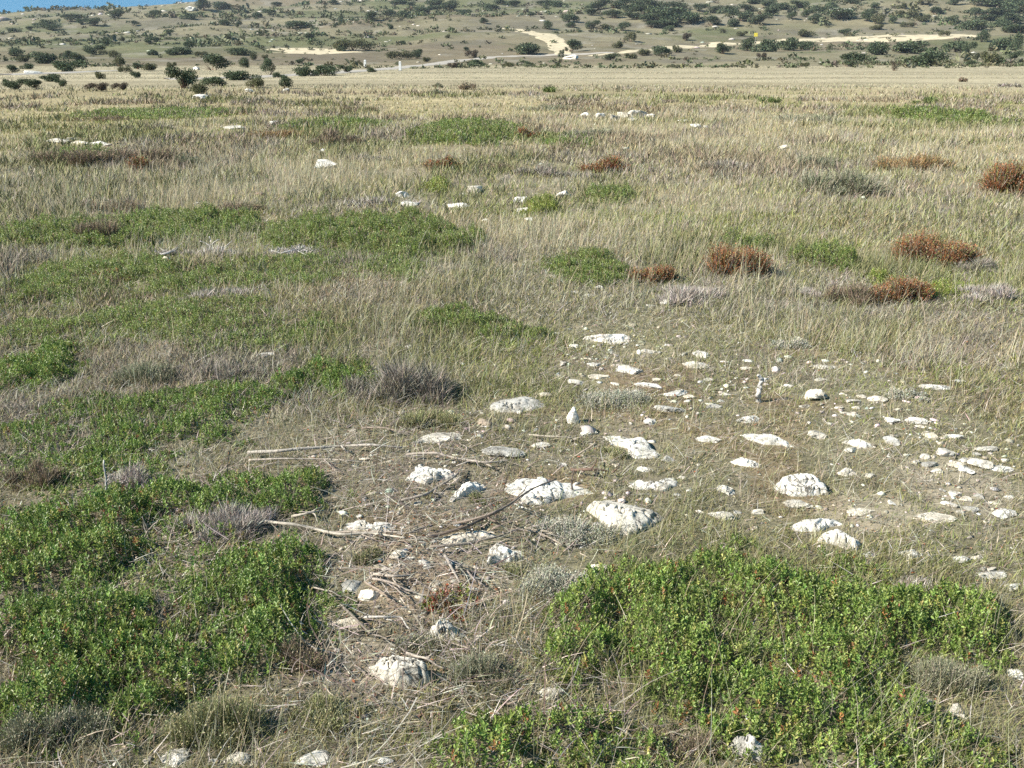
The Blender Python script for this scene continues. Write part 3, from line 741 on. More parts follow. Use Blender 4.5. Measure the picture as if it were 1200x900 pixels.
MD = [
 ('grey leafless heath bush with fine purple-grey twigs, largest in the left centre',462,450,128,66,'grey',.8),
 ('tangled dead grey shrub between two bearberry clumps',245,612,105,64,'dead',.5),
 ('pale dead twig tuft behind the rounded bearberry clump',290,600,60,45,'dead',.7),
 ('big domed mound of deep red leaves standing above the grass',1105,300,86,36,'red',.9),
 ('rust-red bush in front of the big domed red mound',1062,346,60,28,'red',.9),
 ('brown-grey heath touching the left of the rust-red bush',1008,346,66,34,'brown',.8),
 ('half grey, half red heath mound beside a small green mat',866,308,76,42,'red',.85),
 ('small dark red-brown bush left of the half grey mound',770,323,46,24,'red',.9),
 ('red-tipped heath mound in the far grass right of centre',708,196,50,18,'red',.9),
 ('low red heath cut by the right edge',1186,214,50,34,'red',.85),
 ('orange-rust heath along a wide low hump in the far right',1085,192,84,22,'rust',.85),
 ('grey-green heath hump right of the far lone pinkish stone',958,190,62,20,'greygreen',.85),
 ('dull purple heath hump left of the far lone pinkish stone',870,194,92,20,'grey',.8),
 ('wide grey-green heath hump in front of the far orange-rust one',985,218,110,30,'greygreen',.75),
 ('orange-rust heath next to the far left stones',325,157,60,13,'rust',.9),
 ('grey-brown heath mound right of the far orange-rust one',385,163,60,22,'brown',.85),
 ('dark brown heath ridge behind the far left green mat',70,187,90,24,'brown',.85),
 ('brown heath mound in the far left between two others',160,183,80,22,'brown',.85),
 ('small reddish heath in front of the far brown mound',160,196,30,14,'red',.9),
 ('grey-green heath mound right of the far left brown mound',205,190,46,22,'greygreen',.8),
 ('reddish-brown low heath left of the distant white rocks',514,193,42,14,'red',.85),
 ('dull reddish heath just right of the reddish-brown one',580,196,56,14,'brown',.8),
 ('broad grey heath behind the three distant boulders',650,200,90,22,'grey',.75),
 ('rust-brown tuft at the right end of the far oval mat',620,158,32,13,'red',.9),
 ('olive heath hump at the far centre right of the rust-brown tuft',690,156,70,14,'greygreen',.8),
 ('grey heath hump left of the far oval mat',428,184,56,16,'grey',.8),
 ('pale grey heath around the distant white pair',445,236,90,18,'dead',.6),
 ('brown dome of heath in the left green bank',112,275,66,32,'brown',.9),
 ('flat bare red-brown heath in the left green carpet',130,325,48,14,'red',.7),
 ('dark brown heath on top of the left green bank',270,246,70,18,'brown',.8),
 ('low dark heath behind the left green bank',125,243,80,14,'brown',.8),
 ('brown tuft on the middle green bank',485,262,36,20,'brown',.85),
 ('pale bleached grass-like heath right of the rust-red bush',1170,345,70,36,'dead',.6),
 ('grey heath behind the pale bleached one at the right edge',1170,312,70,26,'grey',.8),
 ('white-grey dead tuft below the half grey mound',815,345,110,36,'dead',.55),
 ('thin whitish tuft left of the brown-grey heath',965,338,46,40,'dead',.7),
 ('faint silver cushion in the tan grass above the rubble heap',932,405,58,16,'silver',.7),
 ('silvery cushion plant behind the tapering white limestone',720,470,92,26,'silver',.6),
 ('largest silver-leaved cushion in front of the largest slab',672,622,96,44,'silver',.5),
 ('silver-leaved cushion on brown ground below the square block',650,688,84,56,'silver',.55),
 ('dark grey low cushion behind the gravel patch',1068,464,50,20,'silver',.6),
 ('green cushion under the tapering white limestone',722,531,38,32,'olive',.8),
 ('green tuft growing against the narrow tilted wedge',565,580,34,30,'olive',.8),
 ('yellow-olive cushion at the bearberry edge above the upright oval stone',425,650,46,46,'olive',.8),
 ('olive tuft in front of the square limestone block',593,672,46,30,'olive',.75),
 ('tan-olive grass cushion right of the grey leafless heath',500,488,74,40,'olive',.8),
 ('grey-olive cushion in the bottom left corner',50,862,110,62,'greygreen',.7),
 ('low olive cushion at the bottom between white stones',250,862,120,56,'olive',.65),
 ('olive cushion beside the front cracked limestone',380,838,80,64,'olive',.7),
 ('grey-green cushion above the front cracked limestone',487,757,60,34,'greygreen',.7),
 ('grey-green low cushion in front of the red-leaved tuft',560,790,80,50,'greygreen',.6),
 ('dry brown cushion between the wide bearberry clump and the litter',350,770,60,50,'brown',.6),
 ('small green-grey cushion at the tip of the jagged limestone',505,580,24,18,'olive',.8),
 ('bluish grass cushion right of the mat at the right edge',1130,800,90,54,'greygreen',.6),
 ('dark twiggy heath at the front below the dark bearberry clump',800,880,80,36,'brown',.6),
 ('brown tangle inside the broad bearberry mat',905,690,54,26,'brown',.6),
 ('grey tangle of dead stems at the right side of the broad bearberry mat',1085,690,70,30,'dead',.6),
 ('grey tangle left of the bearberry strip',160,560,70,46,'dead',.65),
 ('brown twiggy heath at the left edge above the large bed',30,560,60,40,'brown',.65),
 ('dull heath in the pale grass above the thin bearberry shoots',160,440,90,36,'greygreen',.6),
 ('grey heath behind the thin bearberry shoots, near the lone stone',260,435,80,34,'grey',.65),
 ('grey heath left of the flat bearberry carpet',20,300,60,26,'grey',.7),
 ('bleached tangle of dead twigs at the back of the left carpet',250,294,70,18,'bleached',.7),
 ('bleached tangle of dead twigs at the right end of the left carpet',345,294,64,16,'bleached',.7),
 ('greyish dead twigs left of the bleached tangles',195,298,60,16,'dead',.6),
 ('grey dead stems inside the flat carpets',250,345,90,24,'dead',.5),
]
for m_ in MD:
    nm = 'cushion_plant' if 'cushion' in m_[0] else 'heath_shrub'
    mound(nm, 'cushion plant' if nm[0] == 'c' else 'heath bush', *m_)
# far shrubs and tussocks on the plain
FARP = [
 ('small pale bush standing in the far mown field',513,97,15,17,'greygreen',.95),
 ('low dark tussock right of the far pale bush',548,102,22,9,'brown',.9),
 ('low grey tussock in front of the far pale bush',515,108,30,7,'greygreen',.9),
 ('round dark tussock in the middle of the far field',649,105,24,9,'green',.9),
 ('low olive tussock at the near edge of the far field',905,118,26,8,'green',.9),
 ('tiny bare brown bush in the far field at the right',1131,92,8,11,'brown',.95),
 ('olive hump near the field edge left of the tiny bare bush',1088,118,34,10,'green',.9),
 ('grey scrub at the right edge of the far field',1190,99,26,9,'grey',.9),
 ('low green scrub behind the olive hump',1070,127,60,8,'green',.85),
 ('brown low heath across the far field edge',110,140,60,8,'brown',.85),
 ('grey low heath in the far left tan grass',160,150,70,10,'grey',.85),
 ('brownish far heath behind the olive green mat',420,128,60,7,'brown',.85),
 ('long low far heath in the middle of the tan grass',640,128,90,7,'greygreen',.85),
 ('dim far heath at the right before the green patch',960,140,110,10,'greygreen',.8),
]
for m_ in FARP: mound('heath_shrub', 'heath bush', *m_)

# ------------------------------------------------------------------ dead branches
def tube(sp, P, r0, r1, c, sides=7):
    P = np.asarray(P); n = len(P)
    T = unit(np.gradient(P, axis=0)); up = np.array([0.1, .2, 1.0])
    S = unit(np.cross(T, up)); N = np.cross(S, T)
    rad = np.linspace(r0, r1, n) * (1 + .25 * RNG.normal(0, 1, n).clip(-1, 1) * .5)
    a = np.linspace(0, 2 * np.pi, sides, endpoint=False)
    V = P[:, None] + (np.cos(a)[None, :, None] * S[:, None] + np.sin(a)[None, :, None] * N[:, None]) * rad[:, None, None]
    base = sp.n; V = V.reshape(-1, 3)
    sp.V.append(V.astype(np.float32)); sp.C.append(np.tile(np.float32(c), (len(V), 1))); sp.n += len(V)
    for i in range(n - 1):
        for j in range(sides):
            sp.L.append(np.array([i * sides + j, i * sides + (j + 1) % sides, (i + 1) * sides + (j + 1) % sides, (i + 1) * sides + j]) + base); sp.S.append(np.array([4]))
    for e in (0, n - 1):
        q = np.arange(sides) + e * sides + base
        sp.L.append(q if e else q[::-1]); sp.S.append(np.array([sides]))
def curve(pts, lifts, sub=8, jit=.006):
    P = np.array([at1(u, v, l) for (u, v), l in zip(pts, lifts)])
    n = len(P); t = np.linspace(0, n - 1, (n - 1) * sub + 1)
    Q = np.stack([np.interp(t, np.arange(n), P[:, k]) for k in range(3)], 1)
    for _ in range(3): Q[1:-1] = (Q[:-2] + Q[2:] + 2 * Q[1:-1]) / 4
    s = RNG.uniform(0, 90)
    Q += np.stack([fbm(t * .7, t * 0 + s, 1, 3) - .5, fbm(t * .7, t * 0 + s, 2, 3) - .5, (fbm(t * .7, t * 0 + s, 3, 3) - .5) * .7], 1) * jit * 4
    return Q
BR = [
 ('longest pale dead branch, lying level across the twigs right of the bearberry strip', [(290,531),(330,528),(400,523),(440,522),(472,525)], 4.2, (.42, .38, .33), []),
 ('thin pale branch just below the longest one', [(292,540),(330,538),(380,538),(425,541)], 2.6, (.38, .33, .28), []),
 ('knotty brown branch above the longest pale one', [(425,501),(452,500),(480,508)], 3, (.25, .2, .16), []),
 ('light branch curving behind the jagged limestone towards the largest slab', [(475,533),(512,530),(540,538),(568,542),(600,540)], 3.4, (.36, .31, .26), [[(540,538),(548,526),(540,520)]]),
 ('pale forked branch poking out of the rounded bearberry clump', [(293,609),(330,614),(365,620),(400,627),(440,627),(475,630)], 4, (.4, .36, .3), []),
 ('short pale branch above the forked one', [(342,606),(362,600),(380,597)], 3.6, (.42, .37, .3), []),
 ('crooked grey branch pointing from the litter up to the jagged limestone', [(470,588),(498,580),(515,569),(530,560),(542,548)], 3.6, (.3, .26, .22), [[(515,569),(535,566),(540,556)]]),
 ('thin dark branch arching over the largest white slab', [(530,612),(575,602),(600,590),(625,573),(652,562)], 3, (.2, .16, .13), [[(600,590),(612,578),(618,570)]]),
 ('dark thick branch lying below the narrow tilted wedge', [(500,628),(540,618),(570,606),(590,596)], 4.5, (.17, .13, .1), []),
 ('bent branch lying along the front of the long flat slab', [(505,641),(545,638),(575,630),(605,619),(630,624),(660,640)], 3.2, (.3, .25, .2), []),
 ('branch along the front of the broken outcrop', [(380,624),(420,624),(455,622),(480,625),(505,616)], 3.2, (.34, .29, .24), []),
 ('slim branch on the ground behind the largest slab, reaching the white stone', [(620,509),(650,511),(672,514),(682,511)], 2.4, (.36, .32, .26), []),
 ('twig rising from the slim branch towards the stony ground', [(672,538),(690,526),(697,520)], 2, (.33, .28, .22), []),
 ('dark red-brown branch between the largest slab and the tapering limestone', [(670,549),(690,550),(716,554)], 4, (.17, .11, .08), [[(716,554),(722,547)]]),
 ('dark upright twig crossing the right end of the largest slab', [(671,578),(670,565),(672,552)], 2.6, (.14, .11, .09), []),
 ('upper of the short sticks lying in the wood litter', [(434,671),(458,675),(485,671)], 4, (.4, .34, .28), []),
 ('second short stick in the litter, splitting in two', [(432,679),(462,684),(492,694)], 3.6, (.36, .3, .25), [[(455,682),(470,690),(480,701)]]),
 ('stick across the litter below the split one', [(430,681),(445,693),(466,706)], 3, (.3, .24, .19), []),
 ('white-topped stick near the red leaves', [(424,722),(452,722),(470,725),(480,736)], 3, (.45, .42, .38), []),
 ('dark branch at the bearberry edge under the pale flat stone', [(396,708),(415,725),(432,742),(452,748)], 3.6, (.2, .17, .14), []),
 ('weathered broken branch end in the shadow of the rounded clump', [(303,722),(322,733),(345,744),(372,762)], 4.2, (.36, .32, .27), []),
 ('stout leaning stick among the litter below the long flat slab', [(520,653),(530,668),(538,684)], 4.2, (.32, .28, .24), []),
 ('slim grey stick leaning beside the stout one', [(546,668),(556,680),(562,688)], 2.4, (.26, .22, .19), []),
 ('pale stick in front of the rounded white stone', [(478,765),(500,772),(520,784)], 3.4, (.38, .33, .28), []),
 ('grey twig right of the front cracked limestone', [(520,750),(545,760),(556,763)], 2.2, (.3, .25, .2), []),
 ('dark forked twig right of the square block', [(612,628),(622,640),(620,655)], 2.4, (.15, .12, .1), []),
 ('bent twig above the square block', [(610,618),(640,622),(652,632)], 2.2, (.3, .26, .2), []),
 ('thin dark stem standing in front of the long pale branch, left of the heath', [(383,498),(386,512),(384,520)], 2, (.2, .16, .13), []),
 ('bleached forked twig lying in the left green carpet', [(180,299),(198,297),(208,290),(217,283)], 2.6, (.55, .52, .5), [[(198,297),(186,290)]]),
 ('upright dead white twigs at the back of the left carpet', [(242,296),(247,288),(246,279)], 2.2, (.55, .52, .5), [[(247,288),(256,282)], [(247,290),(236,284)], [(245,292),(262,290),(270,284)], [(243,295),(236,291)]]),
 ('white dead branches spread at the right end of the left carpet', [(330,297),(345,293),(358,288)], 2.4, (.55, .52, .5), [[(345,293),(340,285)], [(350,292),(360,294)], [(330,297),(318,293)]]),
 ('grey dead stem standing upright at the back of the left bed', [(124,592),(125,570),(126,545)], 3, (.42, .4, .38), [[(125,570),(131,560)]]),
 ('weathered grey stump standing alone in the stony grass', [(890,473),(889,462),(892,450),(888,443)], 7, (.5, .48, .45), [[(891,452),(897,446)]]),
 ('grey stick across the gap left of the wide bearberry clump', [(60,758),(75,770),(83,778)], 2.6, (.3, .26, .22), []),
 ('thin branch leaning out of the gap between the left clumps', [(165,640),(172,625),(185,613)], 2.6, (.28, .24, .2), [[(172,625),(168,610)]]),
 ('thin branch lying over the pale twigs under the rounded clump', [(365,690),(385,693),(400,700)], 2.2, (.34, .3, .25), []),
]
for lab, pts, wpx, c, subs in BR:
    d = dist(at1(*pts[len(pts) // 2])); r = wpx * .98 * d / F / 2
    up_ = any(k in lab for k in ('upright', 'standing', 'rising', 'leaning out', 'stump'))
    def mk(pp, up):
        if up:
            b = at1(*pp[0]); out = []
            for (u, v) in pp:                     # a standing stem: same depth, rising by its pixel height
                k = d / F
                out.append([b[0] + (u - pp[0][0]) * k, b[1] + .02, b[2] + (pp[0][1] - v) * k * 1.02])
            P = np.array(out); t = np.linspace(0, len(P) - 1, 5 * (len(P) - 1) + 1)
            return np.stack([np.interp(t, np.arange(len(P)), P[:, k]) for k in range(3)], 1) + RNG.normal(0, r * .25, (len(t), 3))
        l = [r + .012 + .02 * (k % 2) for k in range(len(pp))]
        if 'over the largest' in lab or 'along the front' in lab: l = [r + .02 + (.10 if 0 < k else 0) * ('over the largest' in lab) for k in range(len(pp))]
        return curve(pp, l)
    root = empty('dead_branch', at1(*pts[0])); tag(root, lab, 'branch')
    sp = Soup(); tube(sp, mk(pts, up_), r, r * .55, c); keep_parent(sp.build('main_stem', M_WOOD, smooth=True), root)
    if not up_ and len(pts) > 2:                      # short broken side shoots
        subs = list(subs)
        for _ in range(2):
            k = random.randrange(1, len(pts) - 1); (u0, v0), (u1, v1) = pts[k], pts[k + 1]
            L_ = random.uniform(10, 22); dx = (1 if u1 > u0 else -1) * random.uniform(.5, 1); dy = random.choice((-1, 1)) * random.uniform(.25, .7)
            subs.append([(u0, v0), (u0 + dx * L_ * .5, v0 + dy * L_ * .4), (u0 + dx * L_, v0 + dy * L_)])
    for s_ in subs:
        q = Soup(); tube(q, mk(s_, False) if not up_ else (mk([pts[0]] + list(s_), True)[4:] if len(s_) > 1 else mk(s_, True)), r * .6, r * .3, c)
        keep_parent(q.build('side_twig', M_WOOD, smooth=True), root)

# ------------------------------------------------------------------ litter, gravel, grass (nobody could count these)
def wedge(n, r0, r1, a=1.0, az=40, back=.6):
    """points in the view wedge, density per area ~ r^-a"""
    u = RNG.random(n); e = 2 - a
    r = (r0 ** e + u * (r1 ** e - r0 ** e)) ** (1 / e) if abs(e) > 1e-6 else r0 * (r1 / r0) ** u
    t = np.radians(RNG.uniform(-az, az, n))
    x = r * np.sin(t) * 1.08; y = r * np.cos(t) - back
    return x, y, np.hypot(x, y)
def off_rocks(x, y, f=.92):
    ok = np.ones(len(x), bool)
    for (a, b, c_, d_, h_) in ROCKS:
        k = np.abs(y - b) < d_
        if k.any():
            q = ((x[k] - a) / (c_ * f)) ** 2 + ((y[k] - b) / (d_ * f)) ** 2 < 1
            i = np.where(k)[0]; ok[i[q]] = False
    return ok

# gravel chips
x, y, r = wedge(90000, 1.6, 22, 1.2)
st_ = inell(STONY, x, y, .6, 4); so_ = inell(SOIL, x, y, .6, 5)
pr = .06 + .35 * sstep(-.1, .3, inell(LITTER, x, y, .5, 6)) + .75 * sstep(-.1, .4, st_) * sstep(.42, .62, fbm(x * 2.2, y * 2.2, 101, 3)) + .8 * sstep(-.1, .4, so_)
k = (RNG.random(len(x)) < pr * .5) & (RNG.random(len(x)) < np.where((st_ > -.1) | (so_ > -.1) | (inell(LITTER, x, y, .5, 6) > 0), 1, .12))
x, y, r = x[k], y[k], r[k]; n = len(x)
V0, F0 = ico(1); sel = V0
s = RNG.lognormal(0, .5, n) * .0062 * np.clip(r / 4, .7, 2)
rot = RNG.uniform(0, 6.28, n)
tmpl = V0[None] * (1 + RNG.normal(0, .22, (n, len(V0), 1)))
tmpl = tmpl * np.stack([RNG.uniform(.8, 1.8, n), RNG.uniform(.6, 1.2, n), RNG.uniform(.35, .7, n)], 1)[:, None] * s[:, None, None]
cx_, sx_ = np.cos(rot)[:, None], np.sin(rot)[:, None]
Vg = np.stack([tmpl[..., 0] * cx_ - tmpl[..., 1] * sx_, tmpl[..., 0] * sx_ + tmpl[..., 1] * cx_, tmpl[..., 2]], -1)
Vg += np.stack([x, y, height(x, y) + s * .2], 1)[:, None]
sp = Soup(); sp.add(Vg, F0, pal(n, [((.62, .59, .53), 5), ((.46, .425, .36), 4), ((.31, .265, .215), 2.5)], .2))
tag(sp.build('gravel', M_CHIP), 'pale limestone chips strewn over bare soil', 'gravel', kind='stuff')

# twig litter
x, y, r = wedge(190000, 1.5, 14, 1.0)
li = inell(LITTER, x, y, .5, 6)
k = RNG.random(len(x)) < .30 + .7 * sstep(-.25, .3, li)
k &= off_rocks(x, y)
x, y = x[k], y[k]; n = len(x)
az = RNG.uniform(0, 6.28, n)
D = np.stack([np.cos(az), np.sin(az) * .8, RNG.normal(.22, .25, n)], 1)
P = np.stack([x, y, height(x, y) + RNG.uniform(.001, .03, n)], 1)
sp = Soup()
blades(sp, P, D, RNG.lognormal(-2.85, .5, n).clip(.015, .15), RNG.uniform(.0015, .0045, n), pal(n, [((.36, .32, .27), 4), ((.2, .165, .135), 4), ((.52, .47, .41), 3)], .2), .25, 2)
kt = (RNG.random(n) < .16) & (inell(LITTER, x, y, .5, 6) > .05); m_ = kt.sum()
blades(sp, P[kt] + [0, 0, .01], np.stack([RNG.normal(0, 1, m_), RNG.normal(0, .7, m_), RNG.uniform(0, .5, m_)], 1), RNG.uniform(.08, .26, m_), RNG.uniform(.002, .0042, m_), pal(m_, [((.13, .10, .08), 4), ((.2, .165, .135), 3), ((.34, .3, .26), 2)], .2), .3, 4)
kt = (RNG.random(n) < .035) & (inell(SOIL[:1] + SOIL[3:], x, y, .5, 6) > -.2); m_ = kt.sum()
blades(sp, P[kt] + [0, 0, .004], np.stack([RNG.normal(0, 1, m_), RNG.normal(0, .8, m_), RNG.uniform(-.05, .15, m_)], 1), RNG.uniform(.04, .15, m_), RNG.uniform(.005, .011, m_), pal(m_, [((.42, .37, .31), 4), ((.28, .235, .19), 3), ((.16, .125, .1), 2)], .2), .1, 3)
P = np.stack([x, y, height(x, y) + .004], 1) + RNG.normal(0, .02, (n, 3)) * [1, 1, .1]
leaves(sp, P, np.stack([np.sin(az), np.cos(az), RNG.normal(.1, .3, n)], 1), RNG.uniform(.008, .018, n), RNG.uniform(.004, .009, n), pal(n, [((.26, .17, .11), 4), ((.16, .11, .08), 4), ((.34, .28, .2), 2), ((.3, .1, .05), .6)], .2))
tag(sp.build('twig_litter', M_TWIG), 'fallen grey twigs and dry leaves on the soil', 'litter', kind='stuff')

# short turf: a carpet of short blades, every zone its own mixture
DRY = [((.40, .34, .19), 4), ((.33, .27, .15), 4), ((.48, .43, .28), 2), ((.25, .2, .12), 2)]
OLV = [((.265, .26, .105), 5), ((.33, .315, .14), 3), ((.165, .17, .062), 3.5), ((.44, .40, .24), 2)]
GRN = [((.235, .275, .075), 5), ((.30, .325, .10), 3), ((.155, .19, .05), 3)]
GRYP = [((.29, .265, .22), 5), ((.19, .17, .14), 3.5), ((.42, .39, .33), 3), ((.2, .2, .12), 2)]
def zone_cols(x, y, dry_bias=0.0):
    n = len(x)
    g = sstep(-.3, .5, inell(GREEN, x, y, .7, 8)) * .6 + sstep(.5, .66, fbm(x / 2.6, y / 3.4, 111, 4)) * .5
    gy = sstep(-.3, .4, inell(GREY, x, y, .7, 9)) * .6 + sstep(.5, .64, fbm(x / 2.2, y / 2.8, 117, 4)) * .55
    t = sstep(-.3, .4, inell(TALL, x, y, .7, 10)) * .5 + .25 + dry_bias
    o = np.full(n, .55)
    W = np.stack([t, o, g, gy], 1); W = W ** 2.6; W /= W.sum(1, keepdims=True)
    u = RNG.random(n); c = np.cumsum(W, 1)
    i = (u[:, None] > c).sum(1).clip(0, 3)
    C = np.zeros((n, 3))
    for k, p in enumerate((DRY, OLV, GRN, GRYP)):
        m = i == k; C[m] = pal(m.sum(), p, .26)
    k = RNG.random(n) < .10; C[k] = pal(k.sum(), [((.58, .54, .42), 3), ((.50, .46, .36), 2)], .12)
    return C
def lean(n, s=.3): return np.stack([RNG.normal(.04, s, n), RNG.normal(0, s, n), np.ones(n)], 1)
def carpet(n, r0, r1, a, hmin, hmax, wpx, keepmat=.25):
    x, y, r = wedge(n, r0, r1, a)
    m = inell(ALL_MAT, x, y, .3, 12)
    st_ = inell(STONY, x, y, .5, 4); so_ = inell(SOIL, x, y, .5, 5); li = inell(LITTER, x, y, .5, 6)
    pr = np.where(m > .1, keepmat, 1.0) * (1 - .30 * sstep(-.1, .4, st_)) * (1 - .7 * sstep(-.1, .3, so_)) * (1 - .6 * sstep(-.1, .35, li))
    pr *= .45 + .75 * sstep(.35, .6, fbm(x * 3.2, y * 3.2, 121, 3))
    pr *= sstep(46, 22, r)
    k = (RNG.random(n) < pr) & off_rocks(x, y)
    x, y, r = x[k], y[k], r[k]; n = len(x)
    L = RNG.uniform(hmin, hmax, n) * (.6 + .8 * fbm(x * 1.5, y * 1.5, 125, 3)) * np.where(inell(STONY, x, y, .5, 4) > 0, .6, 1)
    sp = Soup()
    blades(sp, np.stack([x, y, height(x, y) - .005], 1), lean(n, .5), L, np.maximum(.0022, wpx * r / F) * RNG.uniform(.7, 1.3, n), np.clip(zone_cols(x, y) * (1.14 if r0 > 5 else 1.0), 0, .9), .45, 2)
    return sp
tag(carpet(640000, 1.5, 12, 1.0, .02, .08, .9, .5).build('short_grass', M_GRASS), 'short dry and olive turf near the stones', 'grass', kind='stuff')
tag(carpet(390000, 10, 55, 1.25, .04, .13, .8, .35).build('short_grass', M_GRASS), 'short mixed turf across the plain', 'grass', kind='stuff')
# low heath: grey and brown shoots growing through the turf in drifts nobody could count
def low_heath(n, r0, r1, a, wpx):
    x, y, r = wedge(n, r0, r1, a)
    gy = sstep(-.35, .3, inell(GREY, x, y, .9, 15))
    k = (fbm(x * .55, y * .55, 141, 4) + .24 * gy > .52) & (fbm(x * 3, y * 3, 143, 2) > .40) & off_rocks(x, y)
    k &= RNG.random(len(x)) < 1 - .55 * sstep(-.1, .3, inell(LITTER, x, y, .5, 6))
    k &= RNG.random(len(x)) < sstep(52, 28, r) + .4 * sstep(62, 40, r)
    k &= RNG.random(len(x)) < np.where(inell(STONY, x, y, .5, 4) > .1, .35, 1)
    x, y, r = x[k], y[k], r[k]; n = len(x)
    kind = fbm(x * .35, y * .35, 145, 3)
    C = pal(n, [((.26, .225, .175), 5), ((.17, .145, .115), 4), ((.34, .30, .25), 3)], .16)
    m = kind > .52; C[m] = pal(m.sum(), [((.20, .205, .095), 4), ((.155, .165, .07), 3), ((.28, .26, .15), 2)], .16)
    m = kind < .40; C[m] = pal(m.sum(), [((.25, .205, .14), 4), ((.19, .155, .105), 3), ((.33, .285, .2), 2)], .16)
    L = RNG.uniform(.05, .17, n) * (.25 + 1.5 * fbm(x * 1.1, y * 1.1, 147, 3)) * np.where(r < 8, .65, 1.15 + .45 * sstep(10, 20, r))
    sp = Soup()
    blades(sp, np.stack([x, y, height(x, y) - .005], 1), lean(n, .55), L, np.maximum(.0018, wpx * r / F), C, .2, 2)
    return sp
tag(low_heath(230000, 1.6, 10, 1.0, .75).build('low_heath', M_TWIG), 'low grey heath shoots between the shrubs', 'heath', kind='stuff')
tag(low_heath(350000, 9, 60, 1.25, 1.0).build('low_heath', M_TWIG), 'low grey and brown heath drifts across the plain', 'heath', kind='stuff')

# tall dry stalks
def stalks(n, r0, r1, a, hmin, hmax, wpx, thin=1.0):
    nt = n // 7
    x, y, r = wedge(nt, r0, r1, a)
    tl = sstep(-.35, .3, inell(TALL, x, y, .8, 14))
    cl = sstep(.46, .68, fbm(x * .45, y * .45, 131, 4))
    m = inell(ALL_MAT, x, y, .3, 12); st_ = inell(STONY, x, y, .5, 4)
    hh = sstep(.50, .56, fbm(x * .55, y * .55, 141, 4) + .24 * sstep(-.35, .3, inell(GREY, x, y, .9, 15)))
    pr = (.03 + .42 * tl + .5 * cl) * (1 - .55 * hh * (r > 9)) * np.where(m > .05, .07, 1) * (1 - .72 * sstep(-.2, .3, st_)) * thin * sstep(38, 20, r + 8 * (fbm(x / 7, y / 5, 133, 3) - .5))
    k = RNG.random(nt) < pr
    x, y, r, cl = x[k], y[k], r[k], cl[k]
    # seven stalks per tuft
    x = np.repeat(x, 7) + RNG.normal(0, .03 + .004 * np.repeat(r, 7)); y = np.repeat(y, 7) + RNG.normal(0, .03 + .004 * np.repeat(r, 7)); r = np.repeat(r, 7)
    k = off_rocks(x, y, 1.1); x, y, r = x[k], y[k], r[k]; n = len(x)
    L = RNG.uniform(hmin, hmax, n) * (.5 + 1.0 * fbm(x * .5, y * .5, 137, 3))
    D = lean(n, .2)
    P = np.stack([x, y, height(x, y) - .005], 1)
    P3 = [((.54, .485, .33), 5), ((.47, .41, .26), 4), ((.60, .55, .42), 2), ((.36, .34, .22), 3), ((.40, .36, .29), 3)]
    C = pal(n, P3, .10)
    w = np.maximum(.0013, wpx * r / F) * RNG.uniform(.7, 1.3, n)
    sp = Soup()
    blades(sp, P, D, L, w, C, .24, 3 if r1 < 15 else 2)
    return sp
tag(stalks(36000, 1.8, 11, 1.0, .10, .26, .5).build('dry_grass', M_GRASS), 'thin dry grass stalks near the stones', 'grass', kind='stuff')
tag(stalks(390000, 9, 46, 1.2, .09, .25, .44).build('dry_grass', M_GRASS), 'tall tan grass stalks across the plain', 'grass', kind='stuff')
x, y, r = wedge(70000, 1.5, 11, 1.0)
k = off_rocks(x, y) & (RNG.random(len(x)) < (.35 + .65 * sstep(.4, .6, fbm(x * 1.7, y * 1.7, 181, 3))) * np.where(inell(ALL_MAT, x, y, .3, 12) > .05, .15, 1) * (1 - .6 * sstep(-.1, .3, inell(LITTER, x, y, .5, 6))))
x, y, r = x[k], y[k], r[k]; n = len(x)
sp = Soup()
blades(sp, np.stack([x, y, height(x, y) + RNG.uniform(0, .03, n)], 1), np.stack([RNG.normal(0, 1, n), RNG.normal(0, .8, n), RNG.uniform(.1, .9, n)], 1), RNG.uniform(.04, .14, n), np.maximum(.0013, .55 * r / F), pal(n, [((.55, .51, .39), 4), ((.44, .40, .30), 4), ((.34, .30, .24), 3), ((.64, .61, .52), 1.5)], .14), .35, 3)
tag(sp.build('straw', M_GRASS), 'loose pale straw over the near turf', 'straw', kind='stuff')
# far field: short stubble in long bands
def stubble(n, r0, r1):
    x, y, r = wedge(n, r0, r1, 1.5)
    k = RNG.random(n) < .12 + 1.2 * sstep(.4, .62, fbm(x / 40, y / 5, 171, 4)); x, y, r = x[k], y[k], r[k]; n = len(x)
    L = RNG.uniform(.05, .14, n) * (.4 + fbm(x / 30, y / 4, 173, 3)) * np.where(r > 60, .6, 1) * sstep(24, 38, r)
    sp = Soup()
    b = fbm(x / 45, y / 7, 175, 4)
    C = pal(n, [((.47, .43, .30), 5), ((.40, .36, .24), 4), ((.54, .5, .37), 2)], .12)
    m = b < .46; C[m] = pal(m.sum(), [((.33, .31, .21), 4), ((.28, .25, .18), 3)], .12)
    blades(sp, np.stack([x, y, height(x, y) - .01], 1), lean(n, .3), L, 1.0 * r / F, C, .2, 1)
    return sp
tag(stubble(270000, 26, 180).build('field_grass', M_GRASS), 'pale short stubble on the far field', 'grass', kind='stuff')

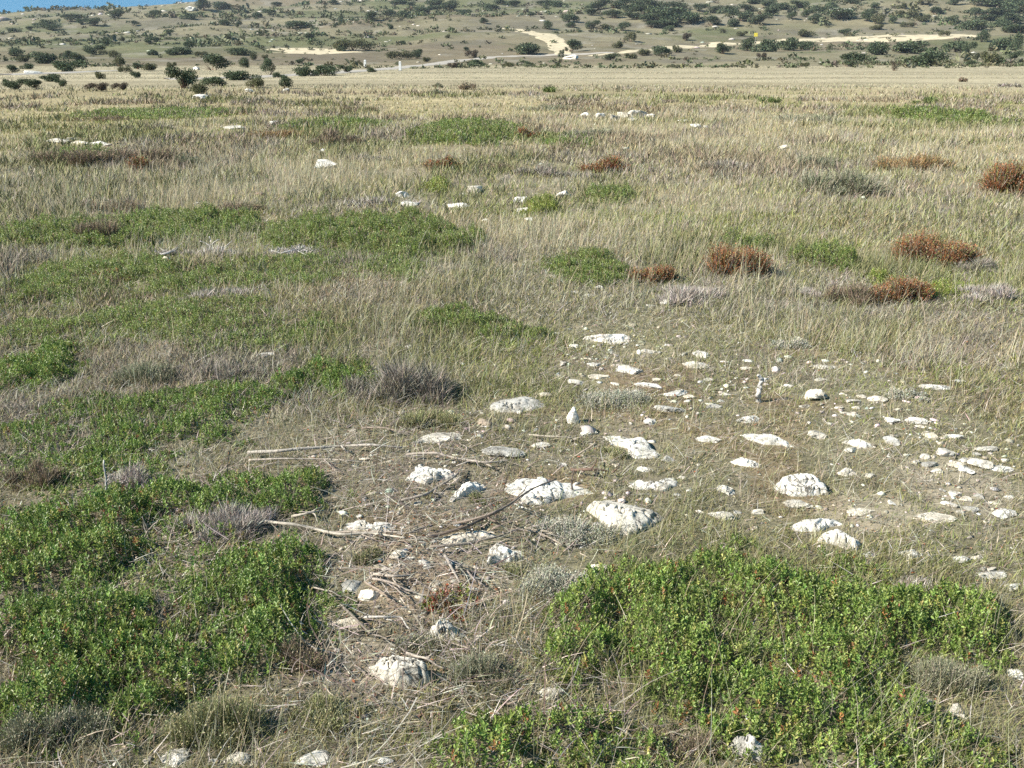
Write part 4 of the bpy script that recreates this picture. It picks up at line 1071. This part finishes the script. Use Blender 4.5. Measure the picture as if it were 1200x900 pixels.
# a few tall bleached stems in the foreground
sp = Soup()
for (cx, cy, n, L, sx) in [(1020,880,50,.27,.16),(1065,860,26,.24,.12),(1120,890,30,.2,.14),(625,885,7,.62,.05),(700,700,5,.35,.05),(960,800,8,.35,.1),(455,395,60,.34,.2),(470,350,70,.36,.3),(170,420,24,.3,.3),(330,600,10,.2,.1),(60,600,14,.22,.2),(420,590,24,.16,.08),(1160,760,20,.3,.1),(375,880,24,.25,.08),(140,720,8,.3,.1),(870,760,6,.42,.1),(840,860,5,.42,.06)]:
    b = at1(cx, cy)
    x = b[0] + RNG.normal(0, sx * .5, n); y = b[1] + RNG.normal(0, sx * .5, n)
    P = np.stack([x, y, height(x, y) - .005], 1)
    ln_ = L * RNG.uniform(.6, 1.15, n)
    blades(sp, P, np.stack([RNG.normal(.12, .28, n), RNG.normal(0, .25, n), np.ones(n)], 1), ln_, np.full(n, max(.0012, .5 * dist(b) / F)), pal(n, [((.46, .42, .31), 4), ((.36, .32, .22), 3), ((.3, .28, .16), 2)], .15), .35, 5, (.5, 0))
tag(sp.build('grass_stems', M_GRASS), 'long bleached grass stems over the shrubs', 'grass', kind='stuff')

# ------------------------------------------------------------------ hillside: bushes, scrub, small rocks
def clump_mesh(seed, lobes, flat, n=2000, pl='dark', leaf=.062):
    """unit bush (width 1, height about flat) of leaf-sized faces on branching lobes"""
    rg = np.random.default_rng(seed)
    sp = Soup()
    PAL = {'dark': [((.095, .13, .075), 5), ((.125, .16, .085), 4), ((.07, .10, .06), 3), ((.16, .175, .10), 1.5)],
           'olive': [((.13, .14, .07), 4), ((.18, .175, .09), 3), ((.09, .10, .05), 3)],
           'brown': [((.13, .10, .075), 4), ((.1, .085, .06), 3), ((.17, .14, .1), 2)]}[pl]
    for l in range(lobes):
        c = np.array([rg.uniform(-.34, .34), rg.uniform(-.3, .3), rg.uniform(.25, .7) * flat]) if lobes > 1 else np.array([0, 0, .5 * flat])
        rad = rg.uniform(.16, .27) if lobes > 1 else .45
        m = n // lobes
        dv = unit(rg.normal(0, 1, (m, 3))); q = rg.random(m) ** .45
        P = c + dv * (rad * q)[:, None] * [1, 1, min(1, flat * 1.1)]
        P[:, 2] = np.abs(P[:, 2])
        D = unit(dv + rg.normal(0, .8, (m, 3)))
        leaves(sp, P, D, leaf * rg.uniform(.6, 1.3, m), leaf * .7 * rg.uniform(.6, 1.2, m), pal(m, PAL, .2))
    m = 14
    blades(sp, np.tile(np.array([[0, 0, -.05]]), (m, 1)) + rg.normal(0, .03, (m, 3)), np.stack([rg.normal(0, .6, m), rg.normal(0, .6, m), np.ones(m)], 1), np.full(m, .6 * flat), .03, pal(m, STEMPAL), .1, 2)
    return sp
PROTO = {}
for kind, specs in {'round': [(1, 5, .85), (2, 6, .8), (3, 4, .95)], 'low': [(4, 8, .42), (5, 9, .36), (6, 7, .5)], 'tall': [(7, 5, 1.15), (8, 4, 1.3)]}.items():
    PROTO[kind] = [clump_mesh(*s_).build('hill_bush', M_BUSH) for s_ in specs]
PROTO['olive'] = [clump_mesh(9, 6, .8, pl='olive').build('hill_bush', M_BUSH), clump_mesh(10, 5, .6, pl='olive').build('hill_bush', M_BUSH)]
PROTO['brown'] = [clump_mesh(12, 6, .7, pl='brown').build('hill_bush', M_BUSH), clump_mesh(13, 6, .9, pl='brown', n=700).build('hill_bush', M_BUSH)]
_used = set()
def hill_bush(cx, cy, w, h, kind, label, group=None):
    base = at1(cx, cy + h * .42); d = dist(base)
    W = w * d / F; H = h * d / F * .95
    i = int(RNG.integers(len(PROTO[kind]))); src = PROTO[kind][i]
    if (kind, i) not in _used: o = src; _used.add((kind, i))
    else: o = src.copy(); col.objects.link(o)
    hz = max(v[2] for v in src.bound_box)
    o.location = (base[0], base[1] + W * .3, float(height(base[0], base[1] + W * .3)) - H * .04)
    o.rotation_euler = (0, 0, RNG.uniform(0, 6.28))
    o.scale = (W * 1.05, W * 1.05, H / hz)
    o['label'] = label; o['category'] = 'bush'
    if group: o['group'] = group
    elif 'group' in o.keys(): del o['group']
HB = [
 (237,7,20,15,'round','large dark bush on the upper left slope below the skyline'),
 (258,8,20,9,'low','dark low bush right of the large upper left one'),
 (220,20,16,8,'low','small dark bush under the large upper left one'),
 (125,50,12,10,'round','lone round bush in the pale left clearing'),
 (107,60,22,12,'round','dense round bush on the left slope below the pale clearing'),
 (80,65,16,9,'round','smaller bush left of the dense round one'),
 (50,69,28,14,'low','wide dark bush in the left thicket'),
 (78,78,34,14,'low','broad bush in front of the left thicket'),
 (93,70,16,14,'round','upright bush touching the broad one in the left thicket'),
 (137,73,15,12,'olive','olive bush right of the left thicket'),
 (205,61,28,9,'low','low dark bush at mid slope left of a rounder one'),
 (220,55,15,13,'round','rounder bush right of the low mid-slope one'),
 (247,74,42,20,'round','biggest bush cluster on the left slope above the gravel road'),
 (288,74,18,13,'round','dark bush right of the biggest left cluster'),
 (280,61,30,9,'low','low bush row above the biggest left cluster'),
 (314,80,18,21,'tall','tall greyish bush above the gravel road'),
 (357,84,24,13,'low','first bush of the pair under the bare field'),
 (380,83,30,14,'low','wider bush of the pair under the bare field'),
 (213,93,34,26,'round','largest near bush at the foot of the left slope, brownish olive'),
 (233,106,21,15,'olive','smaller olive bush in front of the largest near bush'),
 (248,96,28,12,'low','dark bush right of the largest near bush'),
 (280,89,36,12,'low','low bush by the gravel road in the left middle'),
 (297,98,24,12,'olive','yellow-olive bush on the field edge'),
 (333,97,17,17,'round','dark bush on the field edge above a white stone'),
 (14,100,28,12,'round','dark bush at the left edge on the field border'),
 (40,100,22,12,'round','second bush from the left edge on the field border'),
 (70,98,12,11,'round','small round bush on the field border'),
 (115,89,11,9,'olive','small bush on the left gravel road'),
 (110,103,22,10,'brown','brown scrub bush on the left field border'),
 (138,102,16,9,'brown','brown scrub bush right of the other brown one'),
 (55,92,26,9,'low','low green bush between gravel road and field'),
 (347,30,30,9,'low','long dark bush high on the slope above the bare field'),
 (363,44,13,10,'round','round bush between the long one and the bare field'),
 (412,54,34,15,'olive','olive bush right of the bare field'),
 (437,20,20,12,'round','dark bush high on the central slope'),
 (617,58,41,14,'low','long dark oval bush beside the winding dirt track'),
 (670,54,28,15,'round','dark rounded bush right of the winding dirt track'),
 (640,30,15,11,'round','small round bush above the bend of the dirt track'),
 (739,44,13,13,'olive','olive tree-like bush above the pale track'),
 (726,53,14,9,'olive','olive bush under the tree-like one'),
 (732,32,19,11,'round','dark bush below the large central thicket'),
 (695,30,17,10,'round','dark bush left of the one below the thicket'),
 (775,60,20,12,'low','bush on the pale track right of the roadside scrub'),
 (657,65,7,12,'tall','small upright bush at the junction of tracks'),
 (552,64,14,10,'brown','brownish bush by the road in the centre'),
 (557,74,22,9,'low','low bush on the field edge in the centre'),
 (467,65,26,11,'olive','olive bush right of the white posts'),
 (405,81,17,10,'round','dark bush just left of the first white post'),
 (848,58,20,13,'round','bush under the pale track left of the long row'),
 (878,53,18,17,'round','left end bush of the long row beneath the yellow sign'),
 (900,54,30,16,'low','second bush of the long row beneath the yellow sign'),
 (925,53,28,15,'low','third bush of the long row beneath the yellow sign'),
 (945,54,22,11,'low','right end bush of the long row beneath the yellow sign'),
 (893,66,11,8,'brown','small brown bush in front of the long row'),
 (1000,71,36,18,'round','dark solitary round bush at the far field edge'),
 (1033,58,34,16,'low','wide bush behind the solitary round one, left of its neighbour'),
 (1066,57,42,14,'low','wide bush behind the solitary one, right of its neighbour'),
 (1085,70,50,19,'round','broad green bush at the field edge right of the solitary one'),
 (1123,56,24,13,'low','bush behind the broad green one'),
 (1136,58,14,15,'round','upright bush right of the one behind the broad green bush'),
 (1153,44,15,14,'round','round bush at the end of the pale track'),
 (1182,53,26,15,'low','wide bush near the right edge on the slope foot'),
 (1162,70,20,17,'olive','olive bush at the right field corner'),
 (1050,78,12,12,'brown','bare brown bush between two dark ones at the field edge'),
 (943,76,14,5,'olive','flat low bush in the field left of the solitary one'),
 (1197,52,14,22,'tall','tall bush cut by the right edge'),
 (1145,31,28,11,'low','low bush above the end of the pale track'),
 (957,23,20,11,'round','bush left of the white outcrop on the slope'),
 (987,19,36,12,'low','dark bush just under the white outcrop'),
 (1018,20,16,15,'round','dark bush right of the white outcrop'),
]
for b in HB: hill_bush(*b)
def many(lab, grp, L_, kind):
    for (a, b, c_, d_) in L_: hill_bush(a, b, c_, d_, kind if isinstance(kind, str) else random.choice(kind), lab, grp)
many('small dark bush scattered over the upper left slope', 'bushes of the upper left slope', [(137,18,20,10),(50,29,20,10),(80,22,26,9),(110,27,17,9),(180,17,18,9),(197,38,10,6),(262,27,12,7),(278,29,6,8),(60,33,16,7),(95,26,12,7),(155,28,10,6),(300,18,12,7),(315,15,14,7),(325,6,14,6),(15,36,12,5),(390,3,12,6),(35,34,10,5)], ('round', 'low'))
many('small bush in the loose rows of the left slope', 'bushes in rows on the left slope', [(10,62,24,9),(27,69,14,9),(133,64,16,9),(297,67,9,9),(172,50,12,6),(143,46,8,5),(180,47,10,6),(10,82,18,10),(30,78,12,7),(160,78,14,8),(175,79,18,9),(145,82,12,8),(158,88,10,8),(200,77,10,8),(325,88,10,7),(120,62,8,6),(178,62,12,7),(235,64,12,7),(350,72,10,6),(310,67,8,6),(8,97,8,8)], ('round', 'low', 'olive'))
many('small dark bush high on the central slope', 'bushes of the upper central slope', [(455,16,18,9),(473,17,14,8),(500,13,32,10),(530,8,26,12),(510,4,20,8),(573,9,20,7),(587,3,18,7),(605,5,22,8),(567,25,12,7),(640,5,32,9),(655,5,18,8),(667,22,20,10),(670,30,14,7),(622,17,9,6),(400,24,8,8),(465,3,20,6),(545,15,14,7),(695,15,18,9),(480,5,12,5)], ('round', 'low'))
many('small bush by the road in the centre', 'bushes by the central road', [(488,64,16,12),(530,77,11,7),(435,82,11,6),(400,57,12,9),(793,58,11,9),(805,44,12,9),(717,67,20,9),(710,32,16,7),(740,66,14,7),(755,62,16,8),(525,43,6,5),(458,32,8,6),(545,58,10,6),(598,76,16,6),(620,75,14,6),(500,70,10,6),(785,34,12,7)], ('round', 'low', 'olive', 'brown'))
def many_wide(f): return lambda lab, grp, L_, kind: many(lab, grp, [(a, b, c_ * f * random.uniform(.8, 1.25), d_ * random.uniform(.7, 1.2)) for (a, b, c_, d_) in L_], kind)
many_wide(1.3)('dark bush crowded in the central thicket below the crest', 'bushes of the central thicket', [(720,6,30,12),(745,5,28,13),(770,8,28,14),(795,8,26,14),(720,18,22,12),(745,20,26,13),(770,22,30,13),(795,24,28,13),(755,13,24,12),(780,15,26,12),(800,16,22,12),(705,8,22,10),(740,12,22,11),(765,30,22,8),(785,29,22,8)], ('round', 'low'))
many('dark bush crowded on the right slope above the pale track', 'bushes of the right slope thicket', [(815,22,24,12),(835,26,24,12),(855,12,24,10),(870,20,28,13),(890,24,26,12),(880,10,22,10),(905,14,24,10),(920,8,24,9),(940,6,22,9),(860,28,20,9),(945,16,18,9),(820,10,20,9),(838,12,18,9),(900,5,20,7),(963,12,18,9),(975,8,16,8),(930,20,16,8),(885,2,24,7)], ('round', 'low'))
many('small bush dotted on the right slope', 'bushes of the right slope', [(943,40,20,9),(1115,24,14,9),(1098,14,18,9),(1030,24,16,11),(1067,18,22,9),(1082,23,16,7),(1045,24,14,8),(1120,3,16,8),(1060,8,12,6),(1000,3,16,6),(1025,8,12,6),(1145,14,12,8),(1085,4,12,6),(1030,33,14,6),(1065,30,12,6),(990,37,14,6),(870,40,12,6),(1108,40,10,7),(1190,66,14,10),(1140,75,10,7)], ('round', 'low', 'olive'))
many_wide(1.3)('dark bush massed at the top right of the hill', 'bushes at the top right', [(1160,4,24,10),(1180,6,26,12),(1196,10,24,14),(1170,16,24,11),(1190,24,22,12),(1185,34,20,10),(1160,22,18,9),(1198,36,20,12),(1175,28,18,9)], ('round', 'low'))
for k_, os_ in PROTO.items():
    for i, o in enumerate(os_):
        if (k_, i) not in _used: bpy.data.objects.remove(o)

# scrub running together into drifts along the slope, too thick to count
n = 26000
y = 140 + 670 * RNG.random(n) ** 1.1; x = RNG.uniform(-1, 1, n) * (.66 * y + 30)
f1 = fbm(x / 75, y / 26, 151, 4)
k = (f1 + .5 * (fbm(x / 13, y / 9, 153, 3) - .5) + RNG.normal(0, .03, n) > .625) | (RNG.random(n) < .05)
x, y, f1 = x[k], y[k], f1[k]; n = len(x)
d = np.hypot(x, y)
s = RNG.lognormal(0, .45, n) * .0024 * d
sp = Soup()
base = np.stack([x, y, height(x, y)], 1)
cc = pal(n, [((.13, .15, .08), 4), ((.165, .165, .095), 3), ((.10, .125, .065), 3), ((.175, .15, .105), 1.5)], .15)
for j in range(18):
    off = unit(RNG.normal(0, 1, (n, 3))) * RNG.uniform(.3, 1, (n, 1)); off[:, 2] = np.abs(off[:, 2]) * .55
    leaves(sp, base + off * s[:, None], RNG.normal(0, 1, (n, 3)) + [0, 0, .4], s * .6, s * .42, np.clip(cc * (1 + RNG.normal(0, .15, (n, 1))), .01, .9))
tag(sp.build('hillside_scrub', M_BUSH), 'low scrub speckled over the hill', 'scrub', kind='stuff')
# pale stones strewn over the slope
n = 1500
y = 175 + 600 * RNG.random(n); x = RNG.uniform(-1, 1, n) * (.6 * y + 20)
k = fbm(x / 35, y / 25, 161, 4) + RNG.normal(0, .05, n) > .55
x, y = x[k], y[k]; n = len(x)
s = RNG.lognormal(0, .45, n) * .0011 * np.hypot(x, y)
V0, F0 = ico(1)
T = V0[None] * (1 + RNG.normal(0, .22, (n, len(V0), 1))) * (s[:, None, None] * np.array([1.5, 1.0, .5]))
T += np.stack([x, y, height(x, y)], 1)[:, None]
sp = Soup(); sp.add(T, F0, pal(n, [((.5, .47, .42), 3), ((.4, .37, .33), 2)], .1))
tag(sp.build('hillside_stones', M_CHIP), 'pale stones strewn over the hill', 'stones', kind='stuff')

# far single rocks and man-made marks
for (a, b, w, h, lab) in [(233,114,18,7,'white rock pile in front of the olive bush on the field border'),(291,106,8,5,'white stone on the field border left of the dark bush'),(335,105,6,4,'white stone below the dark bush on the field border'),
                          (985,14,26,5,'white outcrop high on the right slope'),(222,12,12,6,'pale bare rock beside the large upper left bush'),(668,67,16,7,'pale stone bank at the track junction'),(30,85,20,5,'pale rock ledge by the left gravel road'),(228,80,8,5,'pale rock above the largest near bush')]:
    stone(a, b, w, h, lab, 'w')
M_WHITE = plain_mat('white_paint', (.8, .8, .78), .6, 3, .05)
M_YEL = plain_mat('yellow_paint', (.75, .62, .06), .6, 3, .08)
M_GALV = plain_mat('galvanised_steel', (.35, .35, .35), .5, 5, .1)
M_CONC = plain_mat('concrete', (.35, .34, .32), .9, 5, .1)
def prim(name, mat, root, fn, bev=0):
    bm = bmesh.new(); fn(bm)
    if bev: bmesh.ops.bevel(bm, geom=list(bm.edges), offset=bev, segments=2, affect='EDGES')
    me = bpy.data.meshes.new(name); bm.to_mesh(me); bm.free(); me.materials.append(mat)
    o = bpy.data.objects.new(name, me); col.objects.link(o); o.parent = root; return o
from mathutils import Matrix
def box(sx, sy, sz, z, y=0):
    return lambda bm: bmesh.ops.create_cube(bm, size=1, matrix=Matrix.Translation((0, y, z)) @ Matrix.Diagonal((sx, sy, sz, 1)))
def post(cx, cyb, w, h, lab):
    b = at1(cx, cyb); k = dist(b) / F; W = w * k; H = h * k
    r = empty('marker_post', b); tag(r, lab, 'post')
    prim('shaft', M_WHITE, r, box(W, W * .8, H * .9, H * .45), W * .06)
    prim('cap', M_WHITE, r, lambda bm: bmesh.ops.create_cone(bm, segments=4, cap_ends=True, radius1=W * .74, radius2=W * .2, depth=H * .1, matrix=Matrix.Translation((0, 0, H * .95)) @ Matrix.Rotation(R(45), 4, 'Z')))
    prim('footing', M_CONC, r, box(W * 1.5, W * 1.4, H * .08, H * .03))
post(428, 79, 2.5, 8, 'shorter white marker post at the foot of the hill, left of the other')
post(469, 83, 2.7, 10, 'taller white marker post nearer the field, right of the other')
b = at1(885, 51); k = dist(b) / F
r_ = empty('road_sign', b); tag(r_, 'small yellow sign above the long bush row by the pale track', 'sign')
prim('sign_plate', M_YEL, r_, box(3.8 * k, .06, 3.8 * k, 9 * k, -.1), .02)
prim('sign_pole', M_GALV, r_, lambda bm: bmesh.ops.create_cone(bm, segments=12, cap_ends=True, radius1=.07, radius2=.07, depth=11 * k, matrix=Matrix.Translation((0, 0, 5.5 * k))))

# ------------------------------------------------------------------ thin blue air over the whole place
m, nt, out = newmat('air')
pv = nt.nodes.new('ShaderNodeVolumePrincipled'); pv.inputs['Color'].default_value = (.78, .88, 1, 1); pv.inputs['Density'].default_value = .00014
nt.links.new(pv.outputs[0], out.inputs['Volume'])
bm = bmesh.new(); bmesh.ops.create_cube(bm, size=1)
me = bpy.data.meshes.new('haze'); bm.to_mesh(me); bm.free(); me.materials.append(m)
o = bpy.data.objects.new('haze', me); o.scale = (3500, 3500, 112); o.location = (0, 0, 46); col.objects.link(o); tag(o, kind='stuff')

# ------------------------------------------------------------------ light, sky, camera
w = bpy.data.worlds.new('World'); sc.world = w; w.use_nodes = True
nt = w.node_tree; bg = nt.nodes['Background']
sky = nt.nodes.new('ShaderNodeTexSky'); sky.sky_type = 'NISHITA'; sky.sun_disc = False
sky.sun_elevation = SUN_EL; sky.sun_rotation = SUN_AZ
sky.air_density = 1.0; sky.dust_density = 0.0; sky.ozone_density = 1.0; sky.altitude = 1200
tcs = nt.nodes.new('ShaderNodeTexCoord'); va = nt.nodes.new('ShaderNodeVectorMath'); va.operation = 'ADD'; va.inputs[1].default_value = (0, 0, .40)
vn = nt.nodes.new('ShaderNodeVectorMath'); vn.operation = 'NORMALIZE'
nt.links.new(tcs.outputs['Generated'], va.inputs[0]); nt.links.new(va.outputs[0], vn.inputs[0]); nt.links.new(vn.outputs[0], sky.inputs['Vector'])
tint = nt.nodes.new('ShaderNodeMix'); tint.data_type = 'RGBA'; tint.blend_type = 'MULTIPLY'; tint.inputs[0].default_value = 1; tint.inputs[7].default_value = (.36, 1.08, 1.12, 1)
nt.links.new(sky.outputs[0], tint.inputs[6]); nt.links.new(tint.outputs[2], bg.inputs[0]); bg.inputs[1].default_value = .08
sd = Vector((math.sin(SUN_AZ) * math.cos(SUN_EL), math.cos(SUN_AZ) * math.cos(SUN_EL), math.sin(SUN_EL)))
l = bpy.data.lights.new('sun', 'SUN'); l.energy = 5.0; l.angle = R(.5); l.color = (1, .93, .81)
lo = bpy.data.objects.new('sun', l); lo.rotation_euler = (-sd).to_track_quat('-Z', 'Y').to_euler(); col.objects.link(lo)
cam = bpy.data.cameras.new('camera'); co = bpy.data.objects.new('camera', cam); col.objects.link(co)
co.location = CAM; co.rotation_euler = (math.pi / 2 - PITCH, 0, 0)
cam.sensor_width = 36; cam.lens = 36 * F / 1200; cam.clip_end = 8000; cam.clip_start = .05
sc.camera = co
sc.view_settings.view_transform = 'Standard'; sc.view_settings.look = 'None'
sc.view_settings.exposure = 1.0; sc.view_settings.gamma = 1
sc.view_settings.use_curve_mapping = False
cy = sc.cycles
cy.max_bounces = 5; cy.diffuse_bounces = 3; cy.glossy_bounces = 2; cy.transmission_bounces = 3
cy.use_denoising = False
